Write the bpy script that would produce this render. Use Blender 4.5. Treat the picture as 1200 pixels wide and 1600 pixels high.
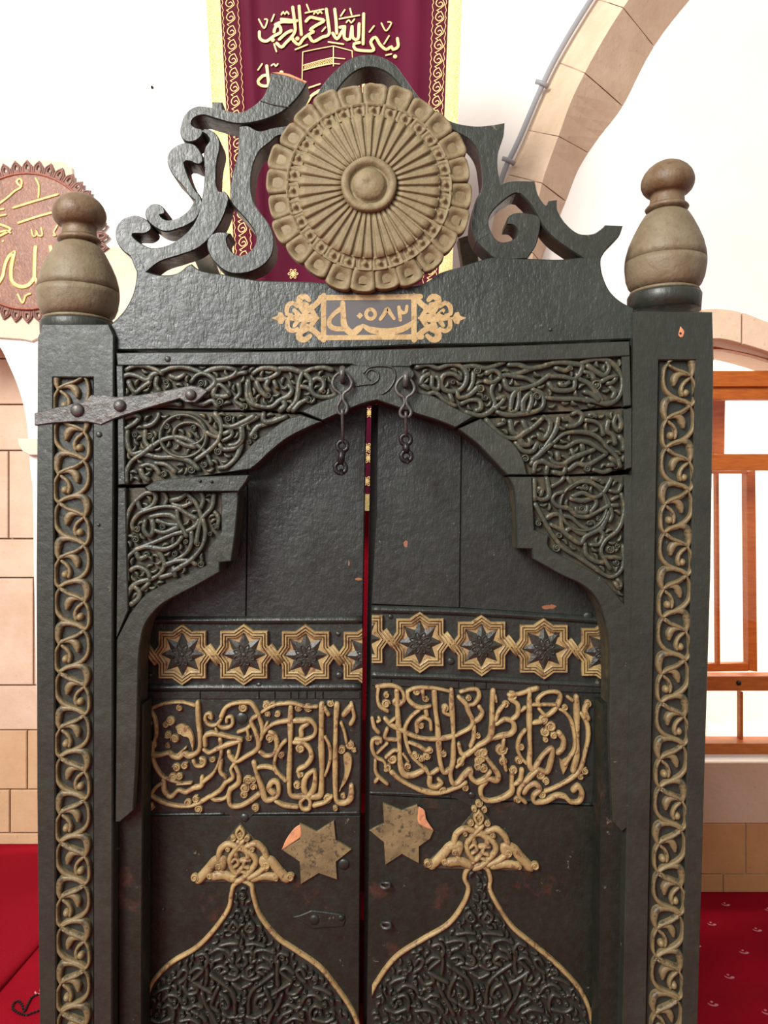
import bpy, bmesh, math, random
from mathutils import Vector, Matrix
from mathutils.geometry import tessellate_polygon
random.seed(7)
for o in list(bpy.data.objects): bpy.data.objects.remove(o)
SC = bpy.context.scene
COL = SC.collection

# ------------------------------------------------------------------ camera
F = 1155.0                       # focal length in pixels of the 1200x1600 frame
CAM = Vector((0.0, -1.30, 1.55))
PITCH = math.radians(1.4)        # slightly downwards
cd = bpy.data.cameras.new('camera')
cd.sensor_fit = 'VERTICAL'; cd.sensor_height = 36.0; cd.sensor_width = 27.0
cd.lens = 36.0 * F / 1600.0
cd.clip_start = 0.05
cam = bpy.data.objects.new('camera', cd); COL.objects.link(cam)
cam.location = CAM; cam.rotation_euler = (math.pi / 2 - PITCH, 0, 0)
SC.camera = cam

# ------------------------------------------------------------------ light
SC.view_settings.view_transform = 'Standard'
SC.view_settings.look = 'None'
SC.view_settings.gamma = 1.0
SC.view_settings.use_curve_mapping = False
SC.view_settings.exposure = 0.15
W = bpy.data.worlds.new('daylight'); SC.world = W; W.use_nodes = True
bg = W.node_tree.nodes['Background']
bg.inputs[0].default_value = (1.0, 0.97, 0.93, 1); bg.inputs[1].default_value = 0.52

def area(name, loc, target, sx, sy, power, col):
    l = bpy.data.lights.new(name, 'AREA'); l.shape = 'RECTANGLE'
    l.size = sx; l.size_y = sy; l.energy = power; l.color = col
    o = bpy.data.objects.new(name, l); COL.objects.link(o); o.location = loc
    o.rotation_euler = (Vector(target) - Vector(loc)).to_track_quat('-Z', 'Y').to_euler()
    return o
# the tall window of the hall, high up to the left behind the photographer
area('hall_window_light', (-2.5, -3.4, 4.3), (-0.1, 0.0, 1.7), 1.3, 1.9, 370, (1.0, 0.97, 0.92))
# added lamp lighting the backing wall, so the window view reads white
area('outside_fill_light', (2.6, 2.5, 5.2), (2.2, 3.6, 1.4), 2.5, 1.2, 420, (1.0, 0.96, 0.86))
area('hall_side_window_light', (-1.75, -4.2, 3.0), (-0.1, 0.0, 1.7), 1.2, 1.6, 110, (0.94, 0.97, 1.0))

# ------------------------------------------------------------------ helpers
UP = Vector((0, math.sin(PITCH), math.cos(PITCH))); FW = Vector((0, math.cos(PITCH), -math.sin(PITCH)))
def P(px, py, Y):
    d = Vector(((px - 600) / F, 0, 0)) + UP * ((800 - py) / F) + FW
    return CAM + d * ((Y - CAM.y) / d.y)
def pz(px, z, Y):                # picture row of height z on the plane Y
    lo, hi = -3000.0, 6000.0
    for _ in range(50):
        m = (lo + hi) / 2
        if P(px, m, Y).z > z: lo = m
        else: hi = m
    return lo
def gate(Y):
    return lambda x, y, h=0.0: P(x, y, Y) + Vector((0, -h, 0))
def zoom(ox, oy, s):             # reading aid: enlargement -> picture coordinates
    return lambda pts: [(ox + p[0] / s, oy + p[1] / s) + tuple(p[2:]) for p in pts]

def catmull(pts, closed=False, step=3.0):
    n = len(pts)
    if n < 3 and not closed: 
        a, b = pts[0], pts[-1]; L = math.dist(a[:2], b[:2]); k = max(2, int(L / (step * 2)))
        return [tuple(a[j] + (b[j] - a[j]) * i / k for j in range(len(a))) for i in range(k + 1)]
    out = []
    rng = range(n) if closed else range(n - 1)
    for i in rng:
        p1 = pts[i]; p2 = pts[(i + 1) % n]
        p0 = pts[(i - 1) % n] if (closed or i > 0) else tuple(2 * p1[j] - p2[j] for j in range(len(p1)))
        p3 = pts[(i + 2) % n] if (closed or i + 2 < n) else tuple(2 * p2[j] - p1[j] for j in range(len(p1)))
        k = max(2, min(14, int(math.dist(p1[:2], p2[:2]) / step)))
        for s in range(k):
            t = s / k
            out.append(tuple(0.5 * (2 * p1[j] + (p2[j] - p0[j]) * t + (2 * p0[j] - 5 * p1[j] + 4 * p2[j] - p3[j]) * t * t
                       + (3 * p1[j] - p0[j] - 3 * p2[j] + p3[j]) * t ** 3) for j in range(len(p1))))
    if not closed: out.append(tuple(pts[-1]))
    return out
def smooth_outline(pts, step=4.0):
    """closed outline; a point (x, y, 1) is a sharp corner"""
    corners = [i for i, p in enumerate(pts) if len(p) > 2]
    xy = [p[:2] for p in pts]
    if not corners: return catmull(xy, True, step)
    out = []; n = len(pts)
    for a, c in enumerate(corners):
        d = corners[(a + 1) % len(corners)]
        seg = [xy[(c + j) % n] for j in range(((d - c - 1) % n) + 2)]
        if len(seg) == 2: out.append(seg[0])
        else: out += catmull(seg, False, step)[:-1]
    return out
def signed(poly):
    return 0.5 * sum(poly[i][0] * poly[(i + 1) % len(poly)][1] - poly[(i + 1) % len(poly)][0] * poly[i][1] for i in range(len(poly)))
def offset(poly, d):
    """shrinks a counter-clockwise polygon by d (grows a clockwise one's hole)"""
    n = len(poly); out = []
    for i in range(n):
        a, b, c = poly[i - 1], poly[i], poly[(i + 1) % n]
        e1 = (b[0] - a[0], b[1] - a[1]); e2 = (c[0] - b[0], c[1] - b[1])
        l1 = math.hypot(*e1) or 1e-6; l2 = math.hypot(*e2) or 1e-6
        n1 = (-e1[1] / l1, e1[0] / l1); n2 = (-e2[1] / l2, e2[0] / l2)
        m = (n1[0] + n2[0], n1[1] + n2[1]); q = m[0] ** 2 + m[1] ** 2
        k = 2 / max(q, 0.8)
        out.append((b[0] + m[0] * d * k, b[1] + m[1] * d * k))
    return out
def dedupe(p):
    o = []
    for a in p:
        if not o or math.dist(a[:2], o[-1][:2]) > 0.05: o.append(a[:2])
    if math.dist(o[0], o[-1]) < 0.05: o.pop()
    return o
def plate(bm, outline, M, t, holes=(), ch=1.6, chm=0.002, back=True):
    """solid slab: front face on M, thickness t behind it, front arris chamfered"""
    rings = []
    for k, poly in enumerate([outline] + list(holes)):
        poly = dedupe(poly)
        if (signed(poly) < 0) == (k == 0): poly = poly[::-1]
        rings.append((poly, offset(poly, ch)))
    fr = []; allv = []
    for poly, ins in rings:
        vi = [bm.verts.new(M(x, y, 0)) for x, y in ins]
        vo = [bm.verts.new(M(x, y, -chm)) for x, y in poly]
        vb = [bm.verts.new(M(x, y, -t)) for x, y in poly]
        n = len(poly)
        for i in range(n):
            j = (i + 1) % n
            bm.faces.new((vi[i], vi[j], vo[j], vo[i])); bm.faces.new((vo[i], vo[j], vb[j], vb[i]))
        fr.append(vi); allv.append(vb)
    for group, src in ((fr, [r[1] for r in rings]), (allv, [r[0] for r in rings])):
        if group is allv and not back: break
        flat = [v for g in group for v in g]
        for tri in tessellate_polygon([[Vector((x, y, 0)) for x, y in s] for s in src]):
            if len(set(tri)) == 3:
                try: bm.faces.new([flat[i] for i in tri])
                except ValueError: pass
def ridge(bm, pts, M, h, w=None, closed=False, prof=None, raw=False, step=3.0, ends=True, wob=0.0, sm=True):
    """rounded carved ridge along pts (x, y[, width])"""
    pts = [tuple(p) if len(p) > 2 else (p[0], p[1], w) for p in pts]
    c = pts if raw else catmull(pts, closed, step)
    if not raw and wob:
        ph = random.uniform(0, 6.28); c = [(x, y, q * (1 + wob * math.sin(i * .22 + ph) + random.uniform(-.25, .25) * wob)) for i, (x, y, q) in enumerate(c)]
    if not closed and ends:                      # rounded ends
        def cap(a, b):
            L = math.dist(a[:2], b[:2]) or 1; ux, uy = (a[0] - b[0]) / L, (a[1] - b[1]) / L; r = a[2] / 2
            return [(a[0] + ux * r, a[1] + uy * r, a[2] * .25), (a[0] + ux * r * .7, a[1] + uy * r * .7, a[2] * .74)]
        e0 = cap(c[0], c[1]); e1 = cap(c[-1], c[-2])
        c = e0 + c + e1[::-1]
    prof = prof or [(-1, -.15), (-.86, .55), (-.45, .93), (0, 1), (.45, .93), (.86, .55), (1, -.15)]
    n = len(c); rows = []
    for i in range(n):
        a = c[i - 1] if (closed or i > 0) else c[i]; b = c[(i + 1) % n] if (closed or i < n - 1) else c[i]
        dx, dy = b[0] - a[0], b[1] - a[1]; L = math.hypot(dx, dy) or 1
        nx, ny = -dy / L, dx / L; x, y, ww = c[i]
        hk = h if (closed or 1 < i < n - 2 or not ends) else h * (.55 if i in (0, n - 1) else .88)
        rows.append([bm.verts.new(M(x + nx * u * ww / 2, y + ny * u * ww / 2, v * hk)) for u, v in prof])
    for i in range(n if closed else n - 1):
        r, s = rows[i], rows[(i + 1) % n]
        for k in range(len(prof) - 1):
            f = bm.faces.new((r[k], r[k + 1], s[k + 1], s[k])); f.smooth = sm
    if not closed:
        for r in (rows[0], rows[-1]):
            try: bm.faces.new(r)
            except ValueError: pass
CHIS = [(-1, -.15), (-.93, .66), (-.66, .96), (0, 1), (.66, .96), (.93, .66), (1, -.15)]
FLAT = [(-1, -.2), (-.92, .85), (-.7, 1), (.7, 1), (.92, .85), (1, -.2)]
def dome(bm, x, y, r, M, h, seg=14, dimple=0.0, sy=1.0):
    prof = [(1, -.1), (.95, .35), (.78, .7), (.5, .92), (.22, 1 - dimple * .6)]
    rows = [[bm.verts.new(M(x + math.cos(a) * r * q, y + math.sin(a) * r * q * sy, v * h)) for a in
             [2 * math.pi * k / seg for k in range(seg)]] for q, v in prof]
    for A, B in zip(rows, rows[1:]):
        for k in range(seg):
            f = bm.faces.new((A[k], A[(k + 1) % seg], B[(k + 1) % seg], B[k])); f.smooth = True
    top = bm.verts.new(M(x, y, h * (1 - dimple)))
    for k in range(seg):
        f = bm.faces.new((rows[-1][k], rows[-1][(k + 1) % seg], top)); f.smooth = True
def curl(bm, x, y, r, M, h):
    """small carved volute: a spiral ridge round a bead"""
    a0 = random.uniform(0, 6.28); sg = random.choice((-1, 1)); n = 11
    ridge(bm, [(x + r * (.74 - .42 * k / n) * math.cos(a0 + sg * k * .72), y + r * (.74 - .42 * k / n) * math.sin(a0 + sg * k * .72), r * (.34 + .24 * math.sin(k / n * 3.14))) for k in range(n + 1)], M, h, raw=True)
    dome(bm, x, y, r * .5, M, h * .8, 8)
def leaf(bm, outline, M, h):
    o = dedupe(smooth_outline(outline, 3.0))
    if signed(o) < 0: o = o[::-1]
    plate(bm, o, lambda x, y, k=0: M(x, y, h + k), h * 1.2, ch=1.3, chm=h * .5, back=False)
def tube(bm, pts, r, seg=8, closed=False):
    """round rod through world points"""
    pts = [Vector(p) for p in pts]; n = len(pts); rows = []
    ref = Vector((0, 1, 0.03)).normalized()
    for i in range(n):
        a = pts[i - 1] if (closed or i) else pts[i]; b = pts[(i + 1) % n] if (closed or i < n - 1) else pts[i]
        t = (b - a).normalized(); s = t.cross(ref)
        if s.length < 1e-3: s = t.cross(Vector((1, 0, 0)))
        s.normalize(); q = t.cross(s)
        rr = r[i] if isinstance(r, (list, tuple)) else r
        rows.append([bm.verts.new(pts[i] + (s * math.cos(2 * math.pi * k / seg) + q * math.sin(2 * math.pi * k / seg)) * rr) for k in range(seg)])
    for i in range(n if closed else n - 1):
        A, B = rows[i], rows[(i + 1) % n]
        for k in range(seg):
            f = bm.faces.new((A[k], A[(k + 1) % seg], B[(k + 1) % seg], B[k])); f.smooth = True
    if not closed:
        bm.faces.new(rows[0]); bm.faces.new(rows[-1])
def box(bm, lo, hi):
    v = [bm.verts.new((x, y, z)) for x in (lo[0], hi[0]) for y in (lo[1], hi[1]) for z in (lo[2], hi[2])]
    for f in ((0, 1, 3, 2), (4, 6, 7, 5), (0, 4, 5, 1), (2, 3, 7, 6), (0, 2, 6, 4), (1, 5, 7, 3)): bm.faces.new([v[i] for i in f])
def lathe(bm, prof, seg=40):
    """prof: (radius, z, axis_x) about the point (0, 0)"""
    rows = [[bm.verts.new((ax + math.cos(2 * math.pi * k / seg) * r, math.sin(2 * math.pi * k / seg) * r, z)) for k in range(seg)] for r, z, ax in prof]
    for A, B in zip(rows, rows[1:]):
        for k in range(seg):
            f = bm.faces.new((A[k], A[(k + 1) % seg], B[(k + 1) % seg], B[k])); f.smooth = True
    bm.faces.new(rows[0]); bm.faces.new(rows[-1])

def link(name, bm, m, parent=None, recalc=True, loc=None):
    if recalc: bmesh.ops.recalc_face_normals(bm, faces=bm.faces)
    me = bpy.data.meshes.new(name); bm.to_mesh(me); bm.free()
    me.materials.append(m)
    return put(name, me, parent, loc)
def put(name, me, parent=None, loc=None, scale=None, rot=None):
    o = bpy.data.objects.new(name, me); COL.objects.link(o)
    if loc is not None: o.location = loc
    if scale is not None: o.scale = scale
    if rot is not None: o.rotation_euler = rot
    if parent is not None: attach(o, parent)
    return o
def attach(o, parent):
    o.parent = parent
    # parents are never rotated or scaled, so their world matrix is a translation
    o.matrix_parent_inverse = Matrix.Translation(-WL(parent))
def WL(o):
    return Vector(o.location)      # every location here is given in world space
def thing(name, label, cat, loc=(0, 0, 0), group=None):
    e = bpy.data.objects.new(name, None); COL.objects.link(e); e.location = loc; e.empty_display_size = .05
    tag(e, label, cat, group); return e
def tag(o, label, cat=None, group=None, kind=None):
    if label: o['label'] = label
    if cat: o['category'] = cat
    if group: o['group'] = group
    if kind: o['kind'] = kind
    return o
def NB(): return bmesh.new()

# ------------------------------------------------------------------ materials
def srgb(r, g, b):
    f = lambda c: (c / 255) / 12.92 if c / 255 <= .04045 else ((c / 255 + .055) / 1.055) ** 2.4
    return (f(r), f(g), f(b), 1)
class NT:
    def __init__(s, name):
        s.m = bpy.data.materials.new(name); s.m.use_nodes = True; s.t = s.m.node_tree
        s.b = s.t.nodes['Principled BSDF']
        s.co = s.n('ShaderNodeTexCoord').outputs['Object']
    def n(s, kind, **kw):
        x = s.t.nodes.new(kind)
        for k, v in kw.items(): setattr(x, k, v)
        return x
    def l(s, a, b): s.t.links.new(a, b)
    def noise(s, scale, detail=4, rough=.55, stretch=None, off=None):
        co = s.co
        if stretch or off:
            mp = s.n('ShaderNodeMapping'); s.l(co, mp.inputs[0]); co = mp.outputs[0]
            if stretch: mp.inputs['Scale'].default_value = stretch
            if off: mp.inputs['Location'].default_value = off
        x = s.n('ShaderNodeTexNoise'); s.l(co, x.inputs['Vector'])
        x.inputs['Scale'].default_value = scale; x.inputs['Detail'].default_value = detail; x.inputs['Roughness'].default_value = rough
        return x.outputs['Fac']
    def ramp(s, fac, stops):
        r = s.n('ShaderNodeValToRGB'); s.l(fac, r.inputs[0]); el = r.color_ramp.elements
        while len(el) < len(stops): el.new(.5)
        for e, (p, c) in zip(el, stops): e.position = p; e.color = c if len(c) == 4 else (*c, 1)
        return r.outputs[0]
    def mix(s, fac, a, b):
        x = s.n('ShaderNodeMix', data_type='RGBA')
        if isinstance(fac, (int, float)): x.inputs[0].default_value = fac
        else: s.l(fac, x.inputs[0])
        for q, v in ((6, a), (7, b)):
            if isinstance(v, tuple): x.inputs[q].default_value = v
            else: s.l(v, x.inputs[q])
        return x.outputs[2]
    def math(s, op, a, b=None, clamp=False):
        x = s.n('ShaderNodeMath', operation=op, use_clamp=clamp)
        for q, v in ((0, a), (1, b)):
            if v is None: continue
            if isinstance(v, (int, float)): x.inputs[q].default_value = v
            else: s.l(v, x.inputs[q])
        return x.outputs[0]
    def bump(s, hgt, strength, dist, prev=None):
        x = s.n('ShaderNodeBump'); x.inputs['Strength'].default_value = strength; x.inputs['Distance'].default_value = dist
        s.l(hgt, x.inputs['Height'])
        if prev: s.l(prev, x.inputs['Normal'])
        return x.outputs[0]
    def done(s, col, rough, normal=None, spec=.5, metal=0.0):
        for k, v in (('Base Color', col), ('Roughness', rough)):
            if isinstance(v, (tuple, float, int)): s.b.inputs[k].default_value = v
            else: s.l(v, s.b.inputs[k])
        s.b.inputs['Specular IOR Level'].default_value = spec; s.b.inputs['Metallic'].default_value = metal
        if normal: s.l(normal, s.b.inputs['Normal'])
        return s.m
W1 = (1, 1, 1, 1); K1 = (0, 0, 0, 1)
def spots(t, lst):
    """mask of worn spots: (x, z, rx, rz) in metres on the gate, ragged by noise"""
    sep = t.n('ShaderNodeSeparateXYZ'); t.l(t.co, sep.inputs[0]); tot = None
    nz = t.noise(55, 4, .65)
    for (x, z, rx, rz) in lst:
        a = t.math('POWER', t.math('ABSOLUTE', t.math('DIVIDE', t.math('SUBTRACT', sep.outputs[0], x), rx)), 2)
        b = t.math('POWER', t.math('ABSOLUTE', t.math('DIVIDE', t.math('SUBTRACT', sep.outputs[2], z), rz)), 2)
        d = t.math('SUBTRACT', 1.0, t.math('ADD', a, b), True)
        tot = d if tot is None else t.math('MAXIMUM', tot, d)
    f = t.math('MULTIPLY', tot, .9)
    return t.math('MULTIPLY', t.math('GREATER_THAN', t.math('ADD', f, t.math('MULTIPLY', nz, 1.6)), 1.42), t.math('GREATER_THAN', tot, 0.02))
def paint(name, col, rough=.36, lump=.55, red=None, wear=None, wearcol=None):
    t = NT(name)
    n1 = t.noise(9, 5, .6); n2 = t.noise(70, 4, .6); n3 = t.noise(260, 3, .6, (1, 1, .35))
    c = t.mix(t.ramp(n1, [(.35, K1), (.7, W1)]), tuple(v * .78 for v in col[:3]) + (1,), tuple(min(1, v * 1.22) for v in col[:3]) + (1,))
    if red: c = t.mix(t.ramp(t.noise(13, 6, .7, None, (3, 1, 2)), [(.58, K1), (.72, (.6, .6, .6, 1))]), c, red)
    c = t.mix(t.ramp(t.noise(38, 5, .72, None, (9, 2, 4)), [(.67, K1), (.70, (.55,) * 3 + (1,))]), c, srgb(110, 108, 96))
    if wear: c = t.mix(spots(t, wear), c, wearcol)
    r = t.ramp(n2, [(.3, (rough - .07,) * 3), (.7, (rough + .12,) * 3)])
    nb = t.bump(n1, .30 * lump, .010); nb = t.bump(n2, .45 * lump, .003, nb); nb = t.bump(n3, .55 * lump, .0012, nb); nb = t.bump(t.noise(30, 5, .6, (1, 1, .12)), .3 * lump, .003, nb)
    return t.done(c, r, nb, .45)
def gilt(name, c1, c2, c3, rough=.5, metal=.0, worn=.85):
    t = NT(name)
    n1 = t.noise(22, 5, .65); n2 = t.noise(120, 4, .6)
    c = t.mix(t.ramp(n1, [(.38, K1), (.62, W1)]), c1, c2)
    c = t.mix(t.ramp(t.noise(75, 5, .7, None, (5, 3, 1)), [(.54, K1), (.62, (worn,) * 3 + (1,))]), c, c3)
    return t.done(c, rough, t.bump(n2, .6, .002, t.bump(n1, .4, .003)), .4, metal)
PX = 1.30 / F
def wx(px): return P(px, 800, .092).x
def wz(py): return P(600, py, .092).z
CHIPS = [(wx(634), wz(850), .007, .012), (wx(545), wz(880), .003, .014), (wx(858), wz(948), .024, .007), (wx(560), wz(905), .010, .004)]
M_PAINT = paint('dark_green_paint', srgb(42, 45, 38), .36, .8)
M_CREST = paint('thick_crest_paint', srgb(42, 46, 40), .35, 1.1)
M_POST = paint('dark_green_post_paint', srgb(39, 42, 35), .42, .7)
M_DOOR = paint('dark_door_paint', srgb(34, 37, 33), .34, .8, None, CHIPS, srgb(126, 80, 54))
M_LOW = paint('worn_falloff_dark_paint', srgb(24, 28, 21), .44, .6, srgb(80, 46, 36))  # reddish patches are wear; base tone darkened for light falling off below
M_CARVE = gilt('green_paint_on_carving', srgb(50, 53, 44), srgb(60, 61, 49), srgb(98, 84, 58), .38, 0.0, .55)
M_GROUND = gilt('dusty_carving_ground', srgb(40, 38, 28), srgb(66, 56, 38), srgb(30, 30, 24), .6)
M_MEDCARVE = gilt('black_carved_arabesque', srgb(40, 40, 34), srgb(50, 46, 38), srgb(34, 28, 22), .40)
M_GOLD = gilt('ochre_gold_paint', srgb(152, 129, 86), srgb(128, 104, 68), srgb(96, 64, 46), .46)
M_GOLD2 = gilt('old_gold_paint', srgb(116, 99, 68), srgb(94, 80, 55), srgb(52, 50, 40), .46)
M_FLATGOLD = gilt('flat_gold_paint', srgb(166, 139, 94), srgb(152, 124, 80), srgb(128, 100, 62), .5)
M_ROSE = gilt('rosette_wood', srgb(120, 105, 75), srgb(105, 90, 62), srgb(78, 65, 44), .62, 0.0, .4)
M_BULB = gilt('finial_wood', srgb(114, 102, 80), srgb(102, 88, 66), srgb(78, 64, 46), .55, 0.0, .3)
M_KNOB = gilt('finial_knob_wood', srgb(108, 92, 70), srgb(92, 68, 44), srgb(66, 48, 32), .5, 0.0, .4)
M_RAW = gilt('raw_chipped_wood', srgb(188, 130, 88), srgb(172, 114, 80), srgb(150, 94, 66), .7)
M_DARKGAP = gilt('gap_shade_wood', srgb(30, 26, 22), srgb(36, 30, 26), srgb(24, 20, 18), .7)  # near-black tone standing for shade in the gaps round the leaves
M_IRON = gilt('rusty_iron', srgb(68, 68, 66), srgb(90, 86, 82), srgb(62, 50, 44), .40, .35)
M_BLACKIRON = gilt('black_iron', srgb(34, 32, 32), srgb(42, 38, 38), srgb(30, 26, 26), .35, .5)
M_BRACE = gilt('brown_brace_wood', srgb(128, 116, 98), srgb(104, 98, 86), srgb(84, 76, 64), .7)

# ================================================================== THE SETTING
YW = 1.55                       # plane of the hall's back wall
def plaster(name, col, spot, amt=.5):
    t = NT(name); n1 = t.noise(2.2, 5, .6); n2 = t.noise(60, 4, .6)
    c = t.mix(t.ramp(n1, [(.45, K1), (.8, (amt,) * 3 + (1,))]), col, spot)
    return t.done(c, .85, t.bump(n2, .3, .003, t.bump(t.noise(8, 4), .3, .01)), .2)
def stone(name, c1, c2, c3):
    t = NT(name); n1 = t.noise(5, 6, .65); n2 = t.noise(45, 5, .65)
    c = t.mix(t.ramp(n1, [(.35, K1), (.7, W1)]), c1, c2)
    c = t.mix(t.ramp(n2, [(.63, K1), (.72, (.7,) * 3 + (1,))]), c, c3)
    return t.done(c, .85, t.bump(n2, .5, .004, t.bump(n1, .3, .01)), .2)
M_WALL = plaster('white_plaster', srgb(240, 234, 226), srgb(228, 216, 206))
M_NICHE = stone('niche_stone_pale', srgb(214, 190, 168), srgb(200, 172, 146), srgb(188, 158, 132))
M_NICHE2 = stone('niche_stone_tan', srgb(200, 168, 132), srgb(188, 154, 118), srgb(174, 138, 104))
M_MORTAR = stone('mortar', srgb(206, 192, 172), srgb(196, 180, 160), srgb(180, 164, 146))
M_RIB = stone('rib_stone', srgb(226, 200, 172), srgb(208, 178, 150), srgb(176, 144, 118))
M_SLAB = stone('cream_stone', srgb(222, 210, 190), srgb(206, 190, 164), srgb(180, 164, 140))
M_SILLWALL = stone('dado_plaster', srgb(206, 176, 150), srgb(196, 164, 134), srgb(180, 146, 116))
M_LOWWALL = stone('dado_stone', srgb(190, 142, 94), srgb(178, 128, 82), srgb(160, 112, 72))
t = NT('orange_window_wood')
g = t.noise(14, 5, .6, (1, 1, 8)); M_WOOD = t.done(t.mix(t.ramp(g, [(.3, K1), (.7, W1)]), srgb(190, 104, 34), srgb(160, 78, 22)), .45, t.bump(g, .3, .002), .4)
t = NT('window_glass'); o_ = t.t.nodes['Material Output']
tr = t.n('ShaderNodeBsdfTransparent'); gl = t.n('ShaderNodeBsdfGlossy'); gl.inputs['Roughness'].default_value = .02
mx = t.n('ShaderNodeMixShader'); mx.inputs[0].default_value = .06
t.l(tr.outputs[0], mx.inputs[1]); t.l(gl.outputs[0], mx.inputs[2]); t.l(mx.outputs[0], o_.inputs[0]); M_GLASS = t.m

# ---- floor: red carpet with a staggered sprig print
t = NT('red_sprig_carpet')
mp = t.n('ShaderNodeMapping'); t.l(t.co, mp.inputs[0]); mp.inputs['Rotation'].default_value = (0, 0, math.radians(14))
sp = t.n('ShaderNodeSeparateXYZ'); t.l(mp.outputs[0], sp.inputs[0])
CW, CH_ = .150, .150
v = t.math('DIVIDE', sp.outputs[1], CH_); row = t.math('FLOOR', v)
u = t.math('ADD', t.math('DIVIDE', sp.outputs[0], CW), t.math('MULTIPLY', t.math('MODULO', row, 2.0), .5))
fu = t.math('MULTIPLY', t.math('SUBTRACT', t.math('FRACT', u), .5), CW); fv = t.math('MULTIPLY', t.math('SUBTRACT', t.math('FRACT', v), .5), CH_)
def disc(cx, cy, r, sx=1.0, sy=1.0):
    a = t.math('MULTIPLY', t.math('SUBTRACT', fu, cx), 1 / sx); b = t.math('MULTIPLY', t.math('SUBTRACT', fv, cy), 1 / sy)
    return t.math('LESS_THAN', t.math('ADD', t.math('MULTIPLY', a, a), t.math('MULTIPLY', b, b)), r * r)
cres = t.math('MULTIPLY', disc(0, 0, .0095, 1.5, 1.1), t.math('SUBTRACT', 1.0, disc(-.001, .005, .0095, 1.4, 1.0)))
mask = t.math('MAXIMUM', cres, t.math('MAXIMUM', disc(-.002, .009, .004), disc(.010, -.001, .0045, 1.3, 1)))
pile = t.noise(420, 3, .6); big = t.noise(3, 4, .6)
red = t.mix(t.ramp(big, [(.3, K1), (.7, W1)]), srgb(134, 5, 24), srgb(164, 9, 34))
red = t.mix(t.ramp(pile, [(.3, K1), (.7, (.45,) * 3 + (1,))]), red, srgb(110, 2, 16))
M_CARPET = t.done(t.mix(mask, red, srgb(206, 140, 150)), .95, t.bump(pile, .6, .004), .1)
t = NT('plain_red_carpet'); pile = t.noise(420, 3, .6)
M_CARPET2 = t.done(t.mix(t.ramp(pile, [(.3, K1), (.7, W1)]), srgb(122, 5, 22), srgb(156, 10, 33)), .95, t.bump(pile, .7, .004), .1)
bm = NB(); box(bm, (-4.5, -6, -.1), (4.5, 2.4, 0.0))
tag(link('floor', bm, M_CARPET), 'red carpeted floor with small pale sprigs', None, None, 'structure')

# ---- back wall with the niche at the left and the window at the right
MW = gate(YW)
niche_r = [(-2, 540), (14, 571), (26, 599), (35, 627), (41, 655), (44, 685), (47, 732), (51, 760), (53, 900), (57, 1080), (62, 1280), (64, pz(54, 0.0, YW) + 40)]
niche = catmull([(-96, 498), (-60, 504), (-30, 518)] + niche_r[:6], False, 6)[:-1] + niche_r[5:]
ax = -96
niche_poly = niche + [(2 * ax - x, y) for x, y in reversed(niche[1:])]
wtop = catmull([(1056, 560), (1110, 533), (1160, 536), (1230, 553), (1300, 580), (1352, 620)], False, 6)
win_poly = wtop + [(1352, 1190), (1056, 1190)]
ybot = pz(600, -.02, YW)
bm = NB()
plate(bm, [(-1500, -1500), (2700, -1500), (2700, ybot), (-1500, ybot)], MW, .32,
      [[(x, min(y, ybot - 3)) for x, y in dedupe(niche_poly)], win_poly], ch=.5, chm=.001)
wall = tag(link('wall_back', bm, M_WALL), 'white plastered wall with stone niche and arched window', None, None, 'structure')
# niche back: coursed stones
YN = 1.92
MN = gate(YN)
wn = tag(link('wall_niche', (lambda b: (box(b, (P(-420, 0, YN).x, YN + .03, -.05), (P(100, 0, YN).x, YN + .2, 2.6)), b)[1])(NB()), M_MORTAR),
         'coursed stone back of the arched niche', None, None, 'structure')
courses = [480, 560, 632, 704, 842, 903, 1071, 1141, 1234, 1302, pz(20, 0, YN) + 4]
joints = [[-200, -60, 30, 110], [-160, -20, 110], [-220, -70, 110], [-180, 13, 110], [-240, -90, 110], [-150, 52, 110], [-220, -60, 110], [-170, 42, 110], [-120, 15, 110], [-200, -30, 110]]
for i in range(len(courses) - 1):
    x0 = -330
    for x1 in joints[i]:
        bm = NB(); y0, y1 = courses[i] + 1.0, courses[i + 1] - 1.0
        plate(bm, [(x0 + 1, y0), (x1 - 1, y0), (x1 - 1, y1), (x0 + 1, y1)], gate(YN - random.uniform(0, .004)), .035, ch=1.2, chm=.004)
        link('stone_block', bm, M_NICHE2 if i in (7, 8, 9) else M_NICHE, wn); x0 = x1
# impost block carrying the niche arch
bm = NB(); plate(bm, [(27, 685), (62, 685), (62, 711), (46, 711), (36, 706), (29, 697)], gate(YW - .03), .2, ch=1, chm=.003)
tag(link('trim_1', bm, M_SLAB), 'cream stone impost block under the niche arch', None, None, 'structure')
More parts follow.
